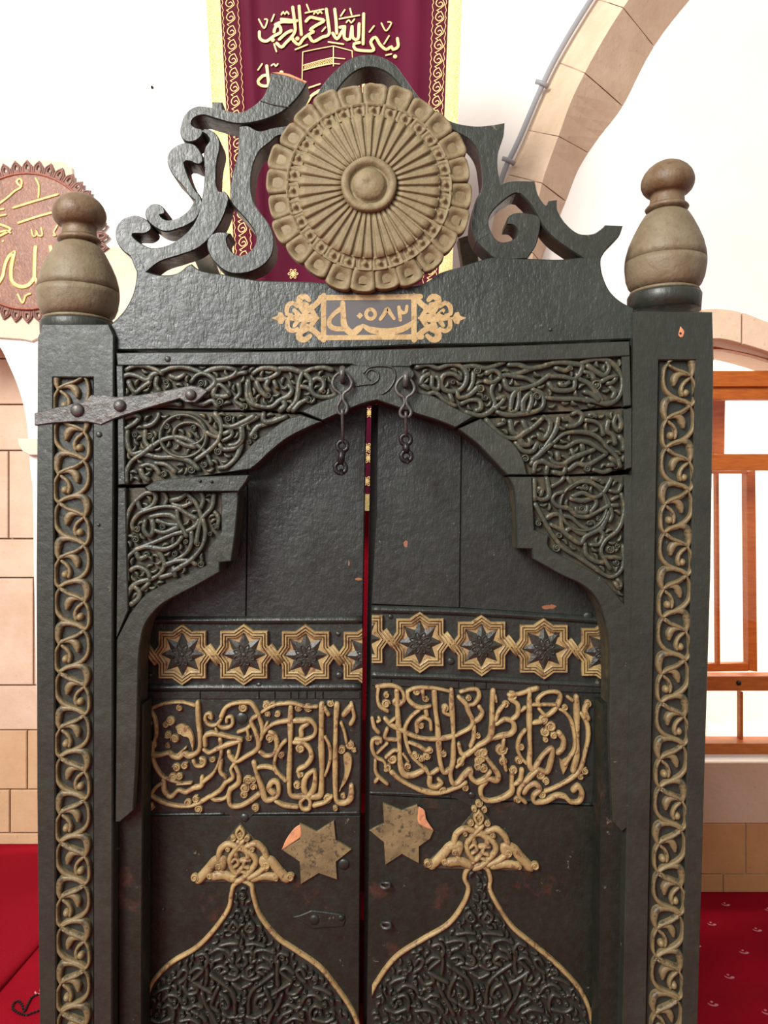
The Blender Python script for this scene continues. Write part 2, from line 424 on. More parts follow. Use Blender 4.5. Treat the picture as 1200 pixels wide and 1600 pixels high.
# dado under the window: plaster, then a band of stone
for nm, y0, y1, mt, lb in (('trim_2', 1192, 1286, M_SILLWALL, 'pinkish plaster below the window sill'), ):
    bm = NB(); plate(bm, [(760, y0), (1700, y0), (1700, y1), (760, y1)], gate(YW - .012), .012, ch=.5, chm=.001)
    tag(link(nm, bm, mt), lb, None, None, 'structure')
low = NB(); box(low, (P(760, 0, YW).x, YW - .004, -.02), (P(1700, 0, YW).x, YW - .001, P(0, 1286, YW).z))
lw = tag(link('wall_dado', low, M_MORTAR), 'tan stone blocks along the foot of the wall', None, None, 'structure')
yb = pz(1150, 0, YW)
for y0, y1, xs in ((1286, 1366, (760, 1010, 1165, 1420, 1700)), (1366, yb + 3, (760, 930, 1130, 1350, 1700))):
    for a, b in zip(xs, xs[1:]):
        bm = NB(); plate(bm, [(a + .7, y0 + .7), (b - .7, y0 + .7), (b - .7, y1 - .7), (a + .7, y1 - .7)], gate(YW - .010 - random.uniform(0, .003)), .010, ch=.8, chm=.003)
        link('stone_block', bm, M_LOWWALL, lw)

bm = NB(); box(bm, (.2, 4.0, -.1), (7.5, 4.2, 4.6)); tag(link('wall_outside_backing', bm, M_WALL), 'white wall added outside the window to brighten its view', None, None, 'structure')  # white wall added behind the panes so the view out reads bright
bm = NB(); box(bm, (.2, 2.4, -.2), (7.5, 4.0, -.02)); tag(link('floor_courtyard', bm, M_SLAB), 'pale paving of the courtyard outside the window', None, None, 'structure')
# ---- window: arched stone band, wooden rails, sash and panes
win = bpy.data.objects.new('window_1', None); COL.objects.link(win); win.location = P(1204, 1190, YW)
tag(win, 'arched window with orange wooden rails', None, None, 'structure')
o1 = [(1040, 510), (1080, 488), (1117, 482), (1160, 488), (1200, 503), (1260, 524), (1330, 562), (1390, 615)]
i1 = [(1360, 640), (1300, 590), (1230, 560), (1160, 537), (1117, 529), (1080, 540), (1054, 560)]
segs_o = catmull(o1, False, 5); segs_i = catmull(i1[::-1], False, 5)
def lerp_at(c, f):
    k = f * (len(c) - 1); i = min(int(k), len(c) - 2); q = k - i
    return tuple(c[i][j] + (c[i + 1][j] - c[i][j]) * q for j in range(2))
for k in range(6):
    a, b = k / 6 + .004, (k + 1) / 6 - .004
    bm = NB(); plate(bm, [lerp_at(segs_o, a + (b - a) * q / 5) for q in range(6)] + [lerp_at(segs_i, b - (b - a) * q / 5) for q in range(6)], gate(YW - .03), .04, ch=.8, chm=.004)
    link('arch_stone', bm, M_RIB, win)
YF = YW + .10
def rail(name, poly, Y, t, mt=None, par=None):
    bm = NB(); plate(bm, poly, gate(Y), t, ch=.8, chm=.004); return link(name, bm, mt or M_WOOD, par or win)
rail('rail', [(1040, 579), (1370, 579), (1370, 604), (1040, 604)], YF, .06)
rail('rail', [(1040, 604), (1370, 604), (1370, 624), (1040, 624)], YF + .02, .05)
rail('rail', [(1040, 709), (1370, 709), (1370, 735), (1040, 735)], YF, .06)
rail('rail', [(1040, 1056), (1370, 1056), (1370, 1080), (1040, 1080)], YF, .06)
rail('rail', [(1040, 1162), (1370, 1162), (1370, 1192), (1040, 1192)], YF - .02, .09)
rail('stile', [(1050, 545), (1082, 545), (1082, 1192), (1050, 1192)], YF + .01, .05)
rail('stile', [(1262, 545), (1286, 545), (1286, 1192), (1262, 1192)], YF + .01, .05)
rail('curved_rail', smooth_outline([(1050, 552, 1), (1110, 541), (1160, 546), (1230, 566), (1300, 600, 1), (1300, 606, 1), (1230, 572), (1160, 551), (1110, 546), (1050, 558, 1)]), YF + .02, .04)
sash = rail('casement', [(1167, 736), (1181, 734), (1184, 1050), (1170, 1048)], YF + .27, .05)
for poly in ([(1058, 1038), (1170, 1036), (1170, 1049), (1058, 1051)], [(1058, 732), (1168, 732), (1168, 740), (1058, 740)], [(1119, 739), (1124, 739), (1126, 1038), (1121, 1038)], [(1108, 620), (1134, 620), (1132, 734), (1108, 734)], [(1056, 615), (1070, 615), (1070, 1052), (1056, 1052)]):
    rail('casement_bar', poly, YF + .26, .03, None, sash)
rail('mullion', [(1157, 1082), (1162, 1082), (1162, 1160), (1157, 1160)], YF + .03, .03)
bm = NB(); dome(bm, 1154, 1067, 4, gate(YF), .01); link('bolt_knob', bm, M_BLACKIRON, win)
for y0, y1 in ((626, 708), (736, 1055), (1081, 1161)):
    bm = NB(); vs = [bm.verts.new(P(x, y, YF + .045)) for x, y in ((1050, y0), (1352, y0), (1352, y1), (1050, y1))]; bm.faces.new(vs)
    link('window_pane', bm, M_GLASS, win, False)

# ---- stone rib springing behind the gate and arching up to the right
ZFL = pz(800, 0.0, YW - .17)
E1 = catmull([(752, ZFL + 20), (752, 1100), (752, 800), (752, 500), (757, 420), (770, 330), (795, 264), (815, 220), (852, 136), (881, 79), (929, 0), (990, -90), (1080, -200)], False, 5)
E2 = catmull([(830, ZFL + 20), (830, 1100), (830, 800), (830, 500), (831, 420), (839, 330), (848, 282), (874, 209), (896, 150), (936, 73), (982, 0), (1050, -90), (1150, -200)], False, 5)
E3 = catmull([(838, ZFL + 20), (838, 1100), (838, 800), (838, 500), (842, 420), (885, 319), (907, 264), (936, 220), (976, 169), (1024, 77), (1083, 0), (1165, -90), (1280, -200)], False, 5)
rib = bpy.data.objects.new('rib_arch', None); COL.objects.link(rib); rib.location = P(800, pz(800, 0, YW), YW)
tag(rib, 'stone rib of the vault climbing to the right behind the gate', None, None, 'structure')
def by_y(c, y):
    for a, b in zip(c, c[1:]):
        if b[1] <= y <= a[1]:
            q = (a[1] - y) / max(1e-6, a[1] - b[1]); return (a[0] + (b[0] - a[0]) * q, y)
    return c[-1]
J = [(pz(752, 0, YW + .01), ZFL, pz(838, 0, YW + .01)), (1290, 1290, 1290), (1140, 1140, 1140), (980, 980, 980), (820, 820, 820), (660, 660, 660), (500, 500, 500), (385, 395, 410), (272, 286, 316), (203, 213, 240), (97, 114, 169), (-2, 12, 76), (-80, -72, -40), (-200, -200, -200)]
for (a1, a2, a3), (b1, b2, b3) in zip(J, J[1:]):
    n = 6; bm = NB(); rows = []
    for k in range(n + 1):
        f = k / n * .985 + .0075
        q1 = by_y(E1, a1 + (b1 - a1) * f); q2 = by_y(E2, a2 + (b2 - a2) * f); q3 = by_y(E3, a3 + (b3 - a3) * f)
        w1, w2, w3 = P(*q1, YW + .01), P(*q2, YW - .17), P(*q3, YW + .01)
        rows.append([bm.verts.new(p) for p in (w1, w1.lerp(w2, .5) + Vector((0, random.uniform(-.003, .003), 0)), w2, w2.lerp(w3, .5) + Vector((0, random.uniform(-.003, .003), 0)), w3, w3 + Vector((0, .05, 0)), w1 + Vector((0, .05, 0)))])
    for A, B in zip(rows, rows[1:]):
        for k in range(7): bm.faces.new((A[k], A[(k + 1) % 7], B[(k + 1) % 7], B[k]))
    bm.faces.new(rows[0]); bm.faces.new(rows[-1]); link('voussoir', bm, M_RIB, rib)
# cable conduit clipped along the rib
M_PIPE = NT('grey_plastic').done(srgb(150, 150, 154), .4, None, .4)
cond = thing('cable_conduit', 'thin grey conduit clipped along the left edge of the stone rib', 'conduit', P(780, 300, YW - .03))
pts = catmull([(778, 300), (790, 262), (811, 218), (847, 134), (876, 77), (923, 0), (984, -90)], False, 6)
bm = NB(); tube(bm, [P(x, y, YW - .035) for x, y in pts], .010, 10); link('pipe', bm, M_PIPE, cond)
for x, y in ((846, 133), (794, 253)):
    bm = NB(); c = P(x, y, YW - .035); tube(bm, [c + Vector((-.022, -.006, .010)), c + Vector((0, -.014, 0)), c + Vector((.022, -.006, -.010))], .009, 8)
    link('clip', bm, M_PIPE, cond)
# cream stones let into the wall at the left
for nm, poly, lb in (('wall_stone', [(-120, 244), (60, 248), (98, 252), (113, 262), (118, 300), (118, 500), (62, 528), (50, 534), (36, 531), (-120, 520)], 'cream stone slab in the wall behind the copper disc'),
                     ('wall_stone', [(150, 392), (176, 384), (240, 394), (345, 396), (345, 520), (150, 520)], 'rough cream stone in the wall behind the lower left scroll')):
    bm = NB(); plate(bm, poly, gate(YW - .012), .014, ch=1.5, chm=.006); tag(link(nm, bm, M_SLAB), lb, 'stone')
bm = NB(); dome(bm, 238, 137, 2.2, gate(YW), .01); tag(link('wall_nail', bm, M_BLACKIRON), 'tiny dark nail in the bare white wall', 'nail')

# ---- copper disc on the left wall
M_COPPER = gilt('hammered_copper', srgb(140, 92, 68), srgb(120, 76, 54), srgb(156, 112, 88), .4, .0)
M_COPPER2 = gilt('copper_rim', srgb(168, 98, 76), srgb(150, 84, 64), srgb(180, 120, 98), .4, .0)
M_COPPER3 = gilt('pierced_copper', srgb(122, 80, 66), srgb(140, 94, 80), srgb(84, 54, 44), .5, .0)
M_BRASS = gilt('pale_brass', srgb(226, 196, 122), srgb(214, 180, 104), srgb(236, 210, 150), .4, .2)
YP = YW - .028; MP = gate(YP); DC = (42, 377)
dsc = thing('copper_wall_disc', 'round copper disc with brass calligraphy and a pierced leaf rim', 'wall plaque', P(DC[0], DC[1] + 110, YP))
circ = lambda r, n=64: [(DC[0] + r * math.cos(2 * math.pi * k / n), DC[1] + r * math.sin(2 * math.pi * k / n)) for k in range(n)]
bm = NB(); plate(bm, circ(108), MP, .014, ch=1); link('disc', bm, M_COPPER, dsc)
bm = NB(); ridge(bm, circ(106), MP, .006, 3.4, True, raw=True); link('rim', bm, M_COPPER2, dsc)
for k in range(42):
    a = 2 * math.pi * (k + .5) / 42; ca, sa = math.cos(a), math.sin(a)
    f = lambda r, s: (DC[0] + ca * r - sa * s, DC[1] + sa * r + ca * s)
    bm = NB()
    plate(bm, [f(107, -8), f(116, -8.4), f(121, -6), f(128, 0), f(121, 6), f(116, 8.4), f(107, 8)], gate(YP + .006), .006, [[f(113, -2.2), f(118, -2), f(121, 0), f(118, 2), f(113, 2.2)]], ch=.5, chm=.001)
    ridge(bm, [f(109, -5), f(118, -5), f(124, 0), f(118, 5), f(109, 5)], gate(YP + .006), .003, 1.6)
    link('rim_leaf', bm, M_COPPER3, dsc)
Z = zoom(0, 240, 6.154); bm = NB()
for w, pts in ((40, [(345, 900), (338, 1000), (335, 1120), (330, 1200), (270, 1270), (190, 1280), (120, 1230), (110, 1120), (130, 1000), (140, 950)]), (34, [(140, 950), (90, 990), (50, 1080), (30, 1180), (-10, 1250)]),
               (40, [(490, 900), (500, 960), (520, 1010)]), (34, [(340, 1200), (370, 1260), (420, 1290), (480, 1280)]), (24, [(130, 525), (340, 460), (560, 395)]), (24, [(180, 670), (360, 610), (560, 555)]),
               (20, [(345, 240), (375, 300), (378, 370), (372, 425)]), (22, [(-10, 490), (70, 430), (150, 360), (200, 330), (215, 270), (190, 245), (165, 270), (180, 300), (210, 320)]),
               (18, [(305, 735), (325, 800), (355, 780), (350, 730), (370, 790), (410, 790), (400, 715)]), (18, [(555, 695), (520, 760), (540, 790), (515, 790)]), (26, [(-10, 680), (50, 700), (105, 730), (50, 770), (-10, 800)]),
               (22, [(-10, 760), (60, 745), (105, 765)]), (20, [(-10, 605), (60, 590)]), (20, [(-10, 545), (40, 535)]), (22, [(175, 1355), (220, 1440), (250, 1370), (295, 1350)])):
    ridge(bm, [(x, y, w / 6.154) for x, y in Z(pts)], MP, .005, prof=FLAT)
dome(bm, 5, 377, 2.6, MP, .004, 4); link('lettering', bm, M_BRASS, dsc)

# ---- hanging banner between the wall and the gate
def velvet(name, a, b):
    t = NT(name); n = t.noise(300, 2); c = t.mix(t.ramp(t.noise(4, 3, .6, (1, 1, .3)), [(.35, K1), (.7, W1)]), a, b)
    m = t.done(c, .75, t.bump(n, .3, .001), .2); t.b.inputs['Sheen Weight'].default_value = .3; t.b.inputs['Sheen Roughness'].default_value = .4
    t.b.inputs['Sheen Tint'].default_value = srgb(220, 60, 130); return m
M_VELVET = velvet('burgundy_velvet', srgb(74, 6, 32), srgb(98, 10, 46)); M_VELVET2 = velvet('dark_burgundy_velvet', srgb(74, 10, 26), srgb(84, 12, 30))
t = NT('gold_brocade'); n = t.noise(240, 3, .7); M_BROCADE = t.done(t.mix(t.ramp(n, [(.4, K1), (.6, W1)]), srgb(206, 176, 104), srgb(240, 222, 160)), .45, t.bump(n, .8, .002), .5, .2)
M_THREAD = NT('pale_gold_thread').done(srgb(248, 216, 150), .5, None, .4)
def MB(x, y, h=0.0):
    Y = .74 + .36 * (y + 150) / 950
    fold = -.020 * math.exp(-((x - 386 - y * .05) / 11) ** 2) - .012 * math.exp(-((x - 650 + y * .03) / 14) ** 2) + .014 * math.sin((x - 330) * .045 + y * .002) * (.3 + .7 * max(0, y + 150) / 900) + .008 * math.sin((x - 300) * .021 + 1)
    return P(x, y, Y + fold - h)
BL = lambda y: 322 + y * .055
BR = lambda y: 722 - y * .036
ban = thing('velvet_banner', 'burgundy velvet banner with gold embroidered script hanging behind the crest', 'banner', MB(522, 800))
def strip(name, fa, fb, mt, nx, h=0.0, y0=-150, y1=790, ny=48, thick=.003):
    bm = NB(); rows = []
    for j in range(ny + 1):
        y = y0 + (y1 - y0) * j / ny; rows.append([(fa(y) + (fb(y) - fa(y)) * i / nx, y) for i in range(nx + 1)])
    for d in (0, -thick):
        vs = [[bm.verts.new(MB(x, y, h + d)) for x, y in r] for r in rows]
        for A, B in zip(vs, vs[1:]):
            for k in range(nx): f = bm.faces.new((A[k], A[k + 1], B[k + 1], B[k])); f.smooth = True
    return link(name, bm, mt, ban)
strip('cloth', BL, BR, M_VELVET, 56)
strip('gold_border', BL, lambda y: BL(y) + 22, M_BROCADE, 4, .003); strip('gold_border', lambda y: BR(y) - 21, BR, M_BROCADE, 4, .003)
strip('gold_border', lambda y: BL(y) + 20, lambda y: BR(y) - 20, M_BROCADE, 40, .0035, 772, 798, 3)
strip('dark_border', lambda y: BL(y) + 22, lambda y: BL(y) + 52, M_VELVET2, 4, .0028); strip('dark_border', lambda y: BR(y) - 47, lambda y: BR(y) - 21, M_VELVET2, 4, .0028)
for side in (0, 1):
    bm = NB(); cx = (lambda y: BL(y) + 37) if side == 0 else (lambda y: BR(y) - 35)
    for off in (-12, 12): ridge(bm, [(cx(y) + off * (1 if side == 0 else .85) + 1.2 * math.sin(y * .5), y) for y in range(-60, 470, 4)], lambda x, y, h: MB(x, y, h + .003), .001, 1.0, raw=True)
    for y in range(-50, 470, 22):
        s = 1 if (y // 22) % 2 else 1
        ridge(bm, [(cx(y) + 3 * s, y + 2), (cx(y) - 3, y + 5), (cx(y) - 6, y + 12), (cx(y) - 1, y + 17), (cx(y) + 5, y + 13), (cx(y) + 2, y + 9), (cx(y) - 1, y + 11)], lambda x, y, h: MB(x, y, h + .003), .0012, 1.5)
        ridge(bm, [(cx(y) + 3, y + 2), (cx(y) + 6, y + 8), (cx(y) + 7, y + 14), (cx(y) - 2, y + 21), (cx(y) - 5, y + 22), (cx(y) - 2, y + 24)], lambda x, y, h: MB(x, y, h + .003), .0012, 1.3)
    link('embroidered_scroll', bm, M_THREAD, ban)
Z = zoom(395, 0, 4.8); bm = NB(); ME = lambda x, y, h: MB(x, y, h + .002)
for w, pts in [(24, p) for p in (
    [(50, 240), (55, 290), (100, 310), (160, 270), (210, 240), (200, 195), (170, 205), (160, 240)], [(170, 185), (220, 165), (290, 165), (330, 155)], [(215, 145), (260, 150), (325, 160)],
    [(300, 55), (312, 150), (318, 230), (290, 280), (250, 320), (215, 355), (180, 325)], [(348, 48), (356, 150), (365, 260)], [(200, 295), (250, 250), (290, 230)],
    [(400, 160), (430, 130), (480, 140), (535, 155), (470, 195), (430, 225), (455, 235), (420, 260), (380, 290), (345, 335), (305, 305), (300, 290)], [(552, 70), (565, 160), (572, 255), (520, 280), (455, 312), (425, 275)],
    [(615, 70), (625, 160), (630, 250)], [(600, 250), (632, 292), (668, 240), (690, 200), (655, 205)], [(690, 200), (688, 285), (728, 292), (745, 200)], [(745, 200), (752, 285), (790, 290), (798, 180)],
    [(832, 105), (830, 210), (828, 330)], [(800, 320), (760, 330), (770, 370), (850, 382), (908, 375), (885, 315), (920, 280), (955, 335), (1000, 372), (1040, 350), (1052, 372), (1090, 350), (1085, 290)],
    [(105, 495), (112, 560), (115, 640), (60, 640), (40, 610), (75, 570), (105, 565)], [(310, 860), (320, 805), (400, 775), (440, 720), (500, 680)], [(330, 750), (400, 790), (410, 800)],
    [(780, 600), (792, 655)], [(830, 610), (832, 690)], [(870, 612), (920, 645)], [(940, 590), (952, 660)], [(985, 612), (1002, 700)], [(1030, 640), (1050, 690)], [(710, 645), (722, 672)], [(742, 640), (760, 670)], [(1062, 660), (1080, 690)], [(620, 690), (650, 670)])] + \
    [(13, p) for p in ([(965, 175), (1000, 232), (1040, 172), (1015, 165)], [(45, 145), (85, 212), (110, 150), (90, 145)], [(215, 110), (228, 88), (240, 108), (255, 86), (270, 106)], [(458, 105), (475, 85), (488, 105), (505, 85), (518, 100)], [(703, 168), (720, 150), (738, 172), (762, 145)],
    [(395, 97), (530, 70)], [(650, 142), (800, 115)], [(568, 315), (680, 332)], [(320, 372), (410, 335)], [(140, 160), (160, 110)], [(405, 35), (425, 85)], [(660, 120), (690, 75)], [(730, 65), (742, 112)], [(875, 240), (910, 195)], [(985, 330), (1022, 270)], [(520, 235), (545, 205)], [(160, 330), (178, 388)], [(40, 525), (70, 480)], [(140, 492), (160, 480), (172, 498), (188, 480)], [(388, 670), (505, 630)], [(300, 820), (330, 860)], [(1000, 415), (1040, 405)])]:
    ridge(bm, [(x, y, w / 4.8) for x, y in Z(pts)], ME, .002, prof=FLAT)
for x, y in Z([(1068, 425), (335, 290), (150, 300), (450, 240), (180, 560), (215, 545)]): dome(bm, x, y, 3.6, ME, .002, 8)
link('embroidered_script', bm, M_THREAD, ban)
bm = NB()
for pts in ([(375, 390), (490, 366), (605, 345)], [(605, 345), (745, 382)], [(375, 390), (370, 600)], [(605, 345), (605, 495)], [(745, 382), (748, 430)], [(380, 490), (490, 458), (600, 432)], [(600, 432), (690, 442)], [(380, 526), (490, 498), (600, 476)], [(600, 476), (650, 480)]):
    ridge(bm, [(x, y, 1.7) for x, y in Z(pts)], ME, .0015, prof=FLAT)
for k in range(17):
    x = 392 + k * 13; y = 505 - k * 3.4
    for d in (-14, 8):
        c = Z([(x, y + d)])[0]; ridge(bm, [(c[0] + 1.2 * math.cos(a), c[1] + 1.8 * math.sin(a), .9) for a in (0, 1.26, 2.5, 3.77, 5.03)], ME, .001, .9, True)
link('embroidered_cube', bm, M_THREAD, ban)
for (x, y) in ((458, 428), (577, 645), (574, 700), (576, 716), (573, 752)):
    bm = NB()
    for k in range(6):
        a = k * math.pi / 3; ridge(bm, [(x + 2 * math.cos(a), y + 2 * math.sin(a)), (x + 6 * math.cos(a + .3), y + 6 * math.sin(a + .3)), (x + 8 * math.cos(a), y + 8 * math.sin(a)), (x + 6 * math.cos(a - .3), y + 6 * math.sin(a - .3)), (x + 2.5 * math.cos(a), y + 2.5 * math.sin(a))], ME, .0012, 1.3)
    dome(bm, x, y, 3, ME, .0012, 8); link('embroidered_flower', bm, M_THREAD, ban)
# carpeted stair seen as dark red through the slit
stair = thing('carpeted_stair', 'red carpeted steps rising behind the closed doors', 'stairs', (0, .9, 0))
for k in range(7):
    bm = NB(); box(bm, (-.33, .46 + k * .14, 0.0), (.33, .598 + k * .14, (k + 1) * .22)); link('step', bm, M_CARPET2, stair)
for sx in (-1, 1):  # unseen side panels, added to keep light off the steps
    bm = NB(); xs = sorted((sx * .335, sx * .365))
    pr = [(.20, 0.0), (1.445, 0.0), (1.445, 1.75), (.20, .75)]
    vs = [[bm.verts.new((x, y, z)) for y, z in pr] for x in xs]
    bm.faces.new(vs[0]); bm.faces.new(vs[1])
    for k in range(4): bm.faces.new((vs[0][k], vs[0][(k + 1) % 4], vs[1][(k + 1) % 4], vs[1][k]))
    link('shade_side_panel', bm, M_DARKGAP, stair)

# ---- plain carpet laid over the sprigged one, and prayer beads on the floor
def floor_pt(px, py, z=0.0):
    d = Vector(((px - 600) / F, 0, 0)) + UP * ((800 - py) / F) + FW; return CAM + d * ((z - CAM.z) / d.z)
bm = NB(); a, b = floor_pt(-10, 1562), floor_pt(66, 1474); dirv = (b - a).normalized(); c0 = a - dirv * 1.2; c1 = b + dirv * ((YW - .004 - b.y) / dirv.y)
prof = [(0, .002), (.004, .012), (.016, .018), (.05, .016), (.16, .012), (1.6, .012)]
nrm = Vector((-dirv.y, dirv.x, 0)); rows = []
for k in range(25):
    q = c0.lerp(c1, k / 24)
    row = [q + nrm * u + Vector((0, 0, z + (.004 * math.sin(k * .9) if 0 < u < .1 else 0))) for u, z in prof]
    rows.append([bm.verts.new(v) for v in row] + [bm.verts.new(q + nrm * .002 + Vector((0, 0, .0005)))])
for A, B in zip(rows, rows[1:]):
    for k in range(len(prof) - 1): f = bm.faces.new((A[k], A[k + 1], B[k + 1], B[k])); f.smooth = True
    bm.faces.new((A[-1], A[0], B[0], B[-1]))
box(bm, (P(-246, 0, YW).x + .01, YW - .003, .0005), (P(64, 0, YW).x - .01, YN - .006, .0118))
tag(link('plain_carpet', bm, M_CARPET2), 'plain red carpet overlapping the sprigged carpet beside the left post', 'carpet')
beads = thing('prayer_beads', 'dark string of prayer beads lying on the red carpet', 'prayer beads', floor_pt(40, 1580))
bpts = catmull([(58, 1556), (50, 1560), (44, 1570), (38, 1582), (34, 1572), (28, 1566), (21, 1570), (20, 1578), (28, 1584), (40, 1588), (52, 1584), (64, 1580), (72, 1578)], False, 1.6)
bme = NB(); bmesh.ops.create_icosphere(bme, subdivisions=1, radius=.0042); me = bpy.data.meshes.new('bead'); bme.to_mesh(me); bme.free(); me.materials.append(M_BLACKIRON)
last = None
for x, y in bpts:
    p = floor_pt(x, y) + Vector((0, 0, .0042))
    if last is None or (p - last).length > .0078: put('bead', me, beads, p); last = p
bm = NB(); tube(bm, [floor_pt(x, y) + Vector((0, 0, .003)) for x, y in bpts], .0012, 5); link('cord', bm, M_BLACKIRON, beads)

# ================================================================== THE PORTAL FRAME
YC = .014                        # face of the crest board
YS = .004                        # raised borders of the spandrel planks
YG = .018                        # sunk ground of the spandrel carving
ZF = lambda px, Y: pz(px, 0.0, Y)
G0 = gate(0.0)
frame = thing('portal_frame', 'dark green carved wooden portal frame with scrolled crest, gold rosette and vine posts', 'door frame', (0, .06, 0))

def lin(a, b, y): return a[0] + (b[0] - a[0]) * (y - a[1]) / (b[1] - a[1])
# ---- posts with a sunk gold vine
Zv = lambda pts: [((x - 345) / 8, (y - 420) / 8) + tuple(v / 8 for v in r) for x, y, *r in pts]
def vine_mesh():
    bm = NB(); ML = lambda x, y, h=0.0: Vector((x * PX, -h, -y * PX)); h = .0105
    for pts in ([(200, 415, 30), (300, 365, 36), (410, 345, 52), (500, 370, 72), (535, 450, 80), (535, 530, 62), (510, 610, 30)],
                [(200, 430, 34), (150, 500, 36), (130, 620, 36), (150, 740, 38), (225, 830, 44), (330, 885, 52), (430, 912, 50), (520, 960, 34)],
                [(505, 605, 30), (555, 700, 34), (565, 820, 34), (552, 910, 32), (510, 965, 30)], [(210, 460, 30), (300, 510, 36), (400, 545, 40), (500, 590, 32)],
                [(470, 585, 30), (390, 565, 46), (320, 585, 66), (285, 640, 70), (275, 700, 34)], [(480, 630, 34), (410, 690, 36), (378, 770, 38), (390, 830, 36)],
                [(490, 975, 34), (400, 1040, 40), (300, 1080, 40), (200, 1110, 34)]):
        ridge(bm, [(x, y, w * 1.28) for x, y, w in Zv(pts)], ML, h * random.uniform(.82, 1.0), prof=CHIS, step=2.5, wob=.08)
    for x, y, r in ((440, 805, 52), (250, 690, 0)):
        if r: q = Zv([(x, y)])[0]; dome(bm, q[0], q[1], r / 8, ML, h, 14)
    bmesh.ops.recalc_face_normals(bm, faces=bm.faces); me = bpy.data.meshes.new('vine_scroll'); bm.to_mesh(me); bm.free(); me.materials.append(M_GOLD2); return me
VINE = vine_mesh()
def post(outline, inset_top, il, ir, ib, first_y, first_side):
    bm = NB(); zb = ZF(600, 0)
    L0, L1, R0, R1 = il[0], il[1], ir[0], ir[1]
    yb = zb - 110
    hole = [(L0[0], inset_top), (R0[0], inset_top), (lin(R0, R1, yb), yb), (lin(L0, L1, yb), yb)]
    plate(bm, outline, G0, .13, [hole], ch=1.8, chm=.003)
    p = link('post', bm, M_POST, frame)
    bm = NB(); plate(bm, offset([h for h in hole][::-1], -.5) if False else hole, gate(.0125), .004, ch=.1, chm=.0002); link('sunk_panel', bm, M_GROUND if False else M_POST, p)
    y = first_y; s = first_side; k = 0
    while y < 1800:
        a, b = lin(L0, L1, y), lin(R0, R1, y); cx = (a + b) / 2; wd = (b - a) / 58.0
        loc = P(cx, y, .0125); ang = math.atan2((lin(L0, L1, y + 66) + lin(R0, R1, y + 66)) / 2 - cx, 66)
        put('vine_scroll', VINE, p, loc, (s * wd * .93, 1, 1), (0, ang, 0)); y += 66; s = -s; k += 1
    return p
zb = ZF(600, 0)
pl = post([(58, 527), (66, 506), (170, 506), (178, 524), (176, 960), (176, 1300), (175, 1600), (174, zb), (66, zb), (61, 1600), (57, 1240), (56, 900)], 590, ((83, 590), (88, 1600)), ((145, 590), (146, 1600)), zb, 586, -1)
pr = post([(990, 487), (1004, 485), (1114, 487), (1116, 560), (1111, 900), (1102, 1200), (1091, 1600), (1078, zb), (962, zb), (973, 1600), (982, 1200), (988, 900)], 563, ((1030, 563), (1010, 1600)), ((1087, 563), (1066, 1600)), zb, 567, 1)
tag(pl, 'left post with iron strap'); tag(pr, 'right post')
bm = NB(); leaf(bm, [(1063, 510, 1), (1069, 518), (1066, 527), (1060, 524)], gate(-.0006), .0008); link('wood_chip', bm, M_RAW, pr)
bm = NB(); dome(bm, 1063, 521, 2, gate(-.001), .0016); link('nail_hole', bm, M_BLACKIRON, pr)

# ---- turned finials
def finial(cx, ytab, lab):
    YA = .066; s = (YA - CAM.y) / F
    (xk, xb) = cx; base = P(xb, ytab['collar1'], YA); z = lambda y: P(xb, y, YA).z - base.z
    sh = (xk - xb) * s; axis = lambda y: sh * (z(y) / max(z(ytab['top']), .01))
    def lt(rows): return [(r * s, z(y), axis(y)) for r, y in rows]
    T = ytab
    bm = NB()
    b0, b1 = T['bulb0'], T['bulb1']; D = b1 - b0
    rows = [(40, b1 + 3), (49, b1), (54, b1 - .05 * D), (58, b1 - .14 * D), (60.3, b1 - .28 * D), (60.4, b1 - .352 * D), (58.6, b1 - .356 * D), (58.6, b1 - .364 * D), (60.2, b1 - .368 * D), (59, b1 - .45 * D), (55, b1 - .58 * D), (48, b1 - .72 * D), (39, b1 - .87 * D), (33, b1 - .95 * D), (27, b1 - .985 * D), (24, b0 - 1)]
    lathe(bm, lt(rows), 48); f = link('finial', bm, M_BULB, frame, True, base); tag(f, lab)
    bm = NB(); c0, c1 = T['collar0'], T['collar1']
    lathe(bm, lt([(54, c1 + 3), (55, c0 + 3), (53.5, c0), (40, c0 - .5)]), 40); link('collar', bm, M_POST, f, True, base)
    bm = NB(); lathe(bm, lt([(46, c0 + .5), (51, c0 - 1), (52, c0 - 3), (51, c0 - 5), (46, c0 - 7)]), 40); link('base_ring', bm, M_BULB, f, True, base)
    bm = NB(); n = T['ring']; lathe(bm, lt([(24, n + 6), (31, n + 3), (32.5, n), (30, n - 3.5), (26, n - 6)]), 40); link('neck_ring', bm, M_KNOB, f, True, base)
    bm = NB(); k0, k1 = T['top'], n - 4; D = k1 - k0
    lathe(bm, lt([(28, k1), (26, k1 - .06 * D), (25.2, k1 - .15 * D), (25.6, k1 - .235 * D), (28.5, k1 - .245 * D), (32.5, k1 - .28 * D), (36.5, k1 - .345 * D), (39.0, k1 - .43 * D), (39.6, k1 - .51 * D), (38.6, k1 - .60 * D), (35.5, k1 - .70 * D), (30, k1 - .80 * D), (23, k1 - .88 * D), (15, k1 - .94 * D), (8.5, k1 - .972 * D), (3, k1 - 1.0 * D)]), 44); link('knob', bm, M_KNOB, f, True, base)
finial((127, 122), dict(top=301, ring=376, bulb0=381, bulb1=497, collar0=505, collar1=528), 'left turned finial')
finial((1042, 1037), dict(top=250, ring=326, bulb0=331, bulb1=453, collar0=461, collar1=485), 'right turned finial')

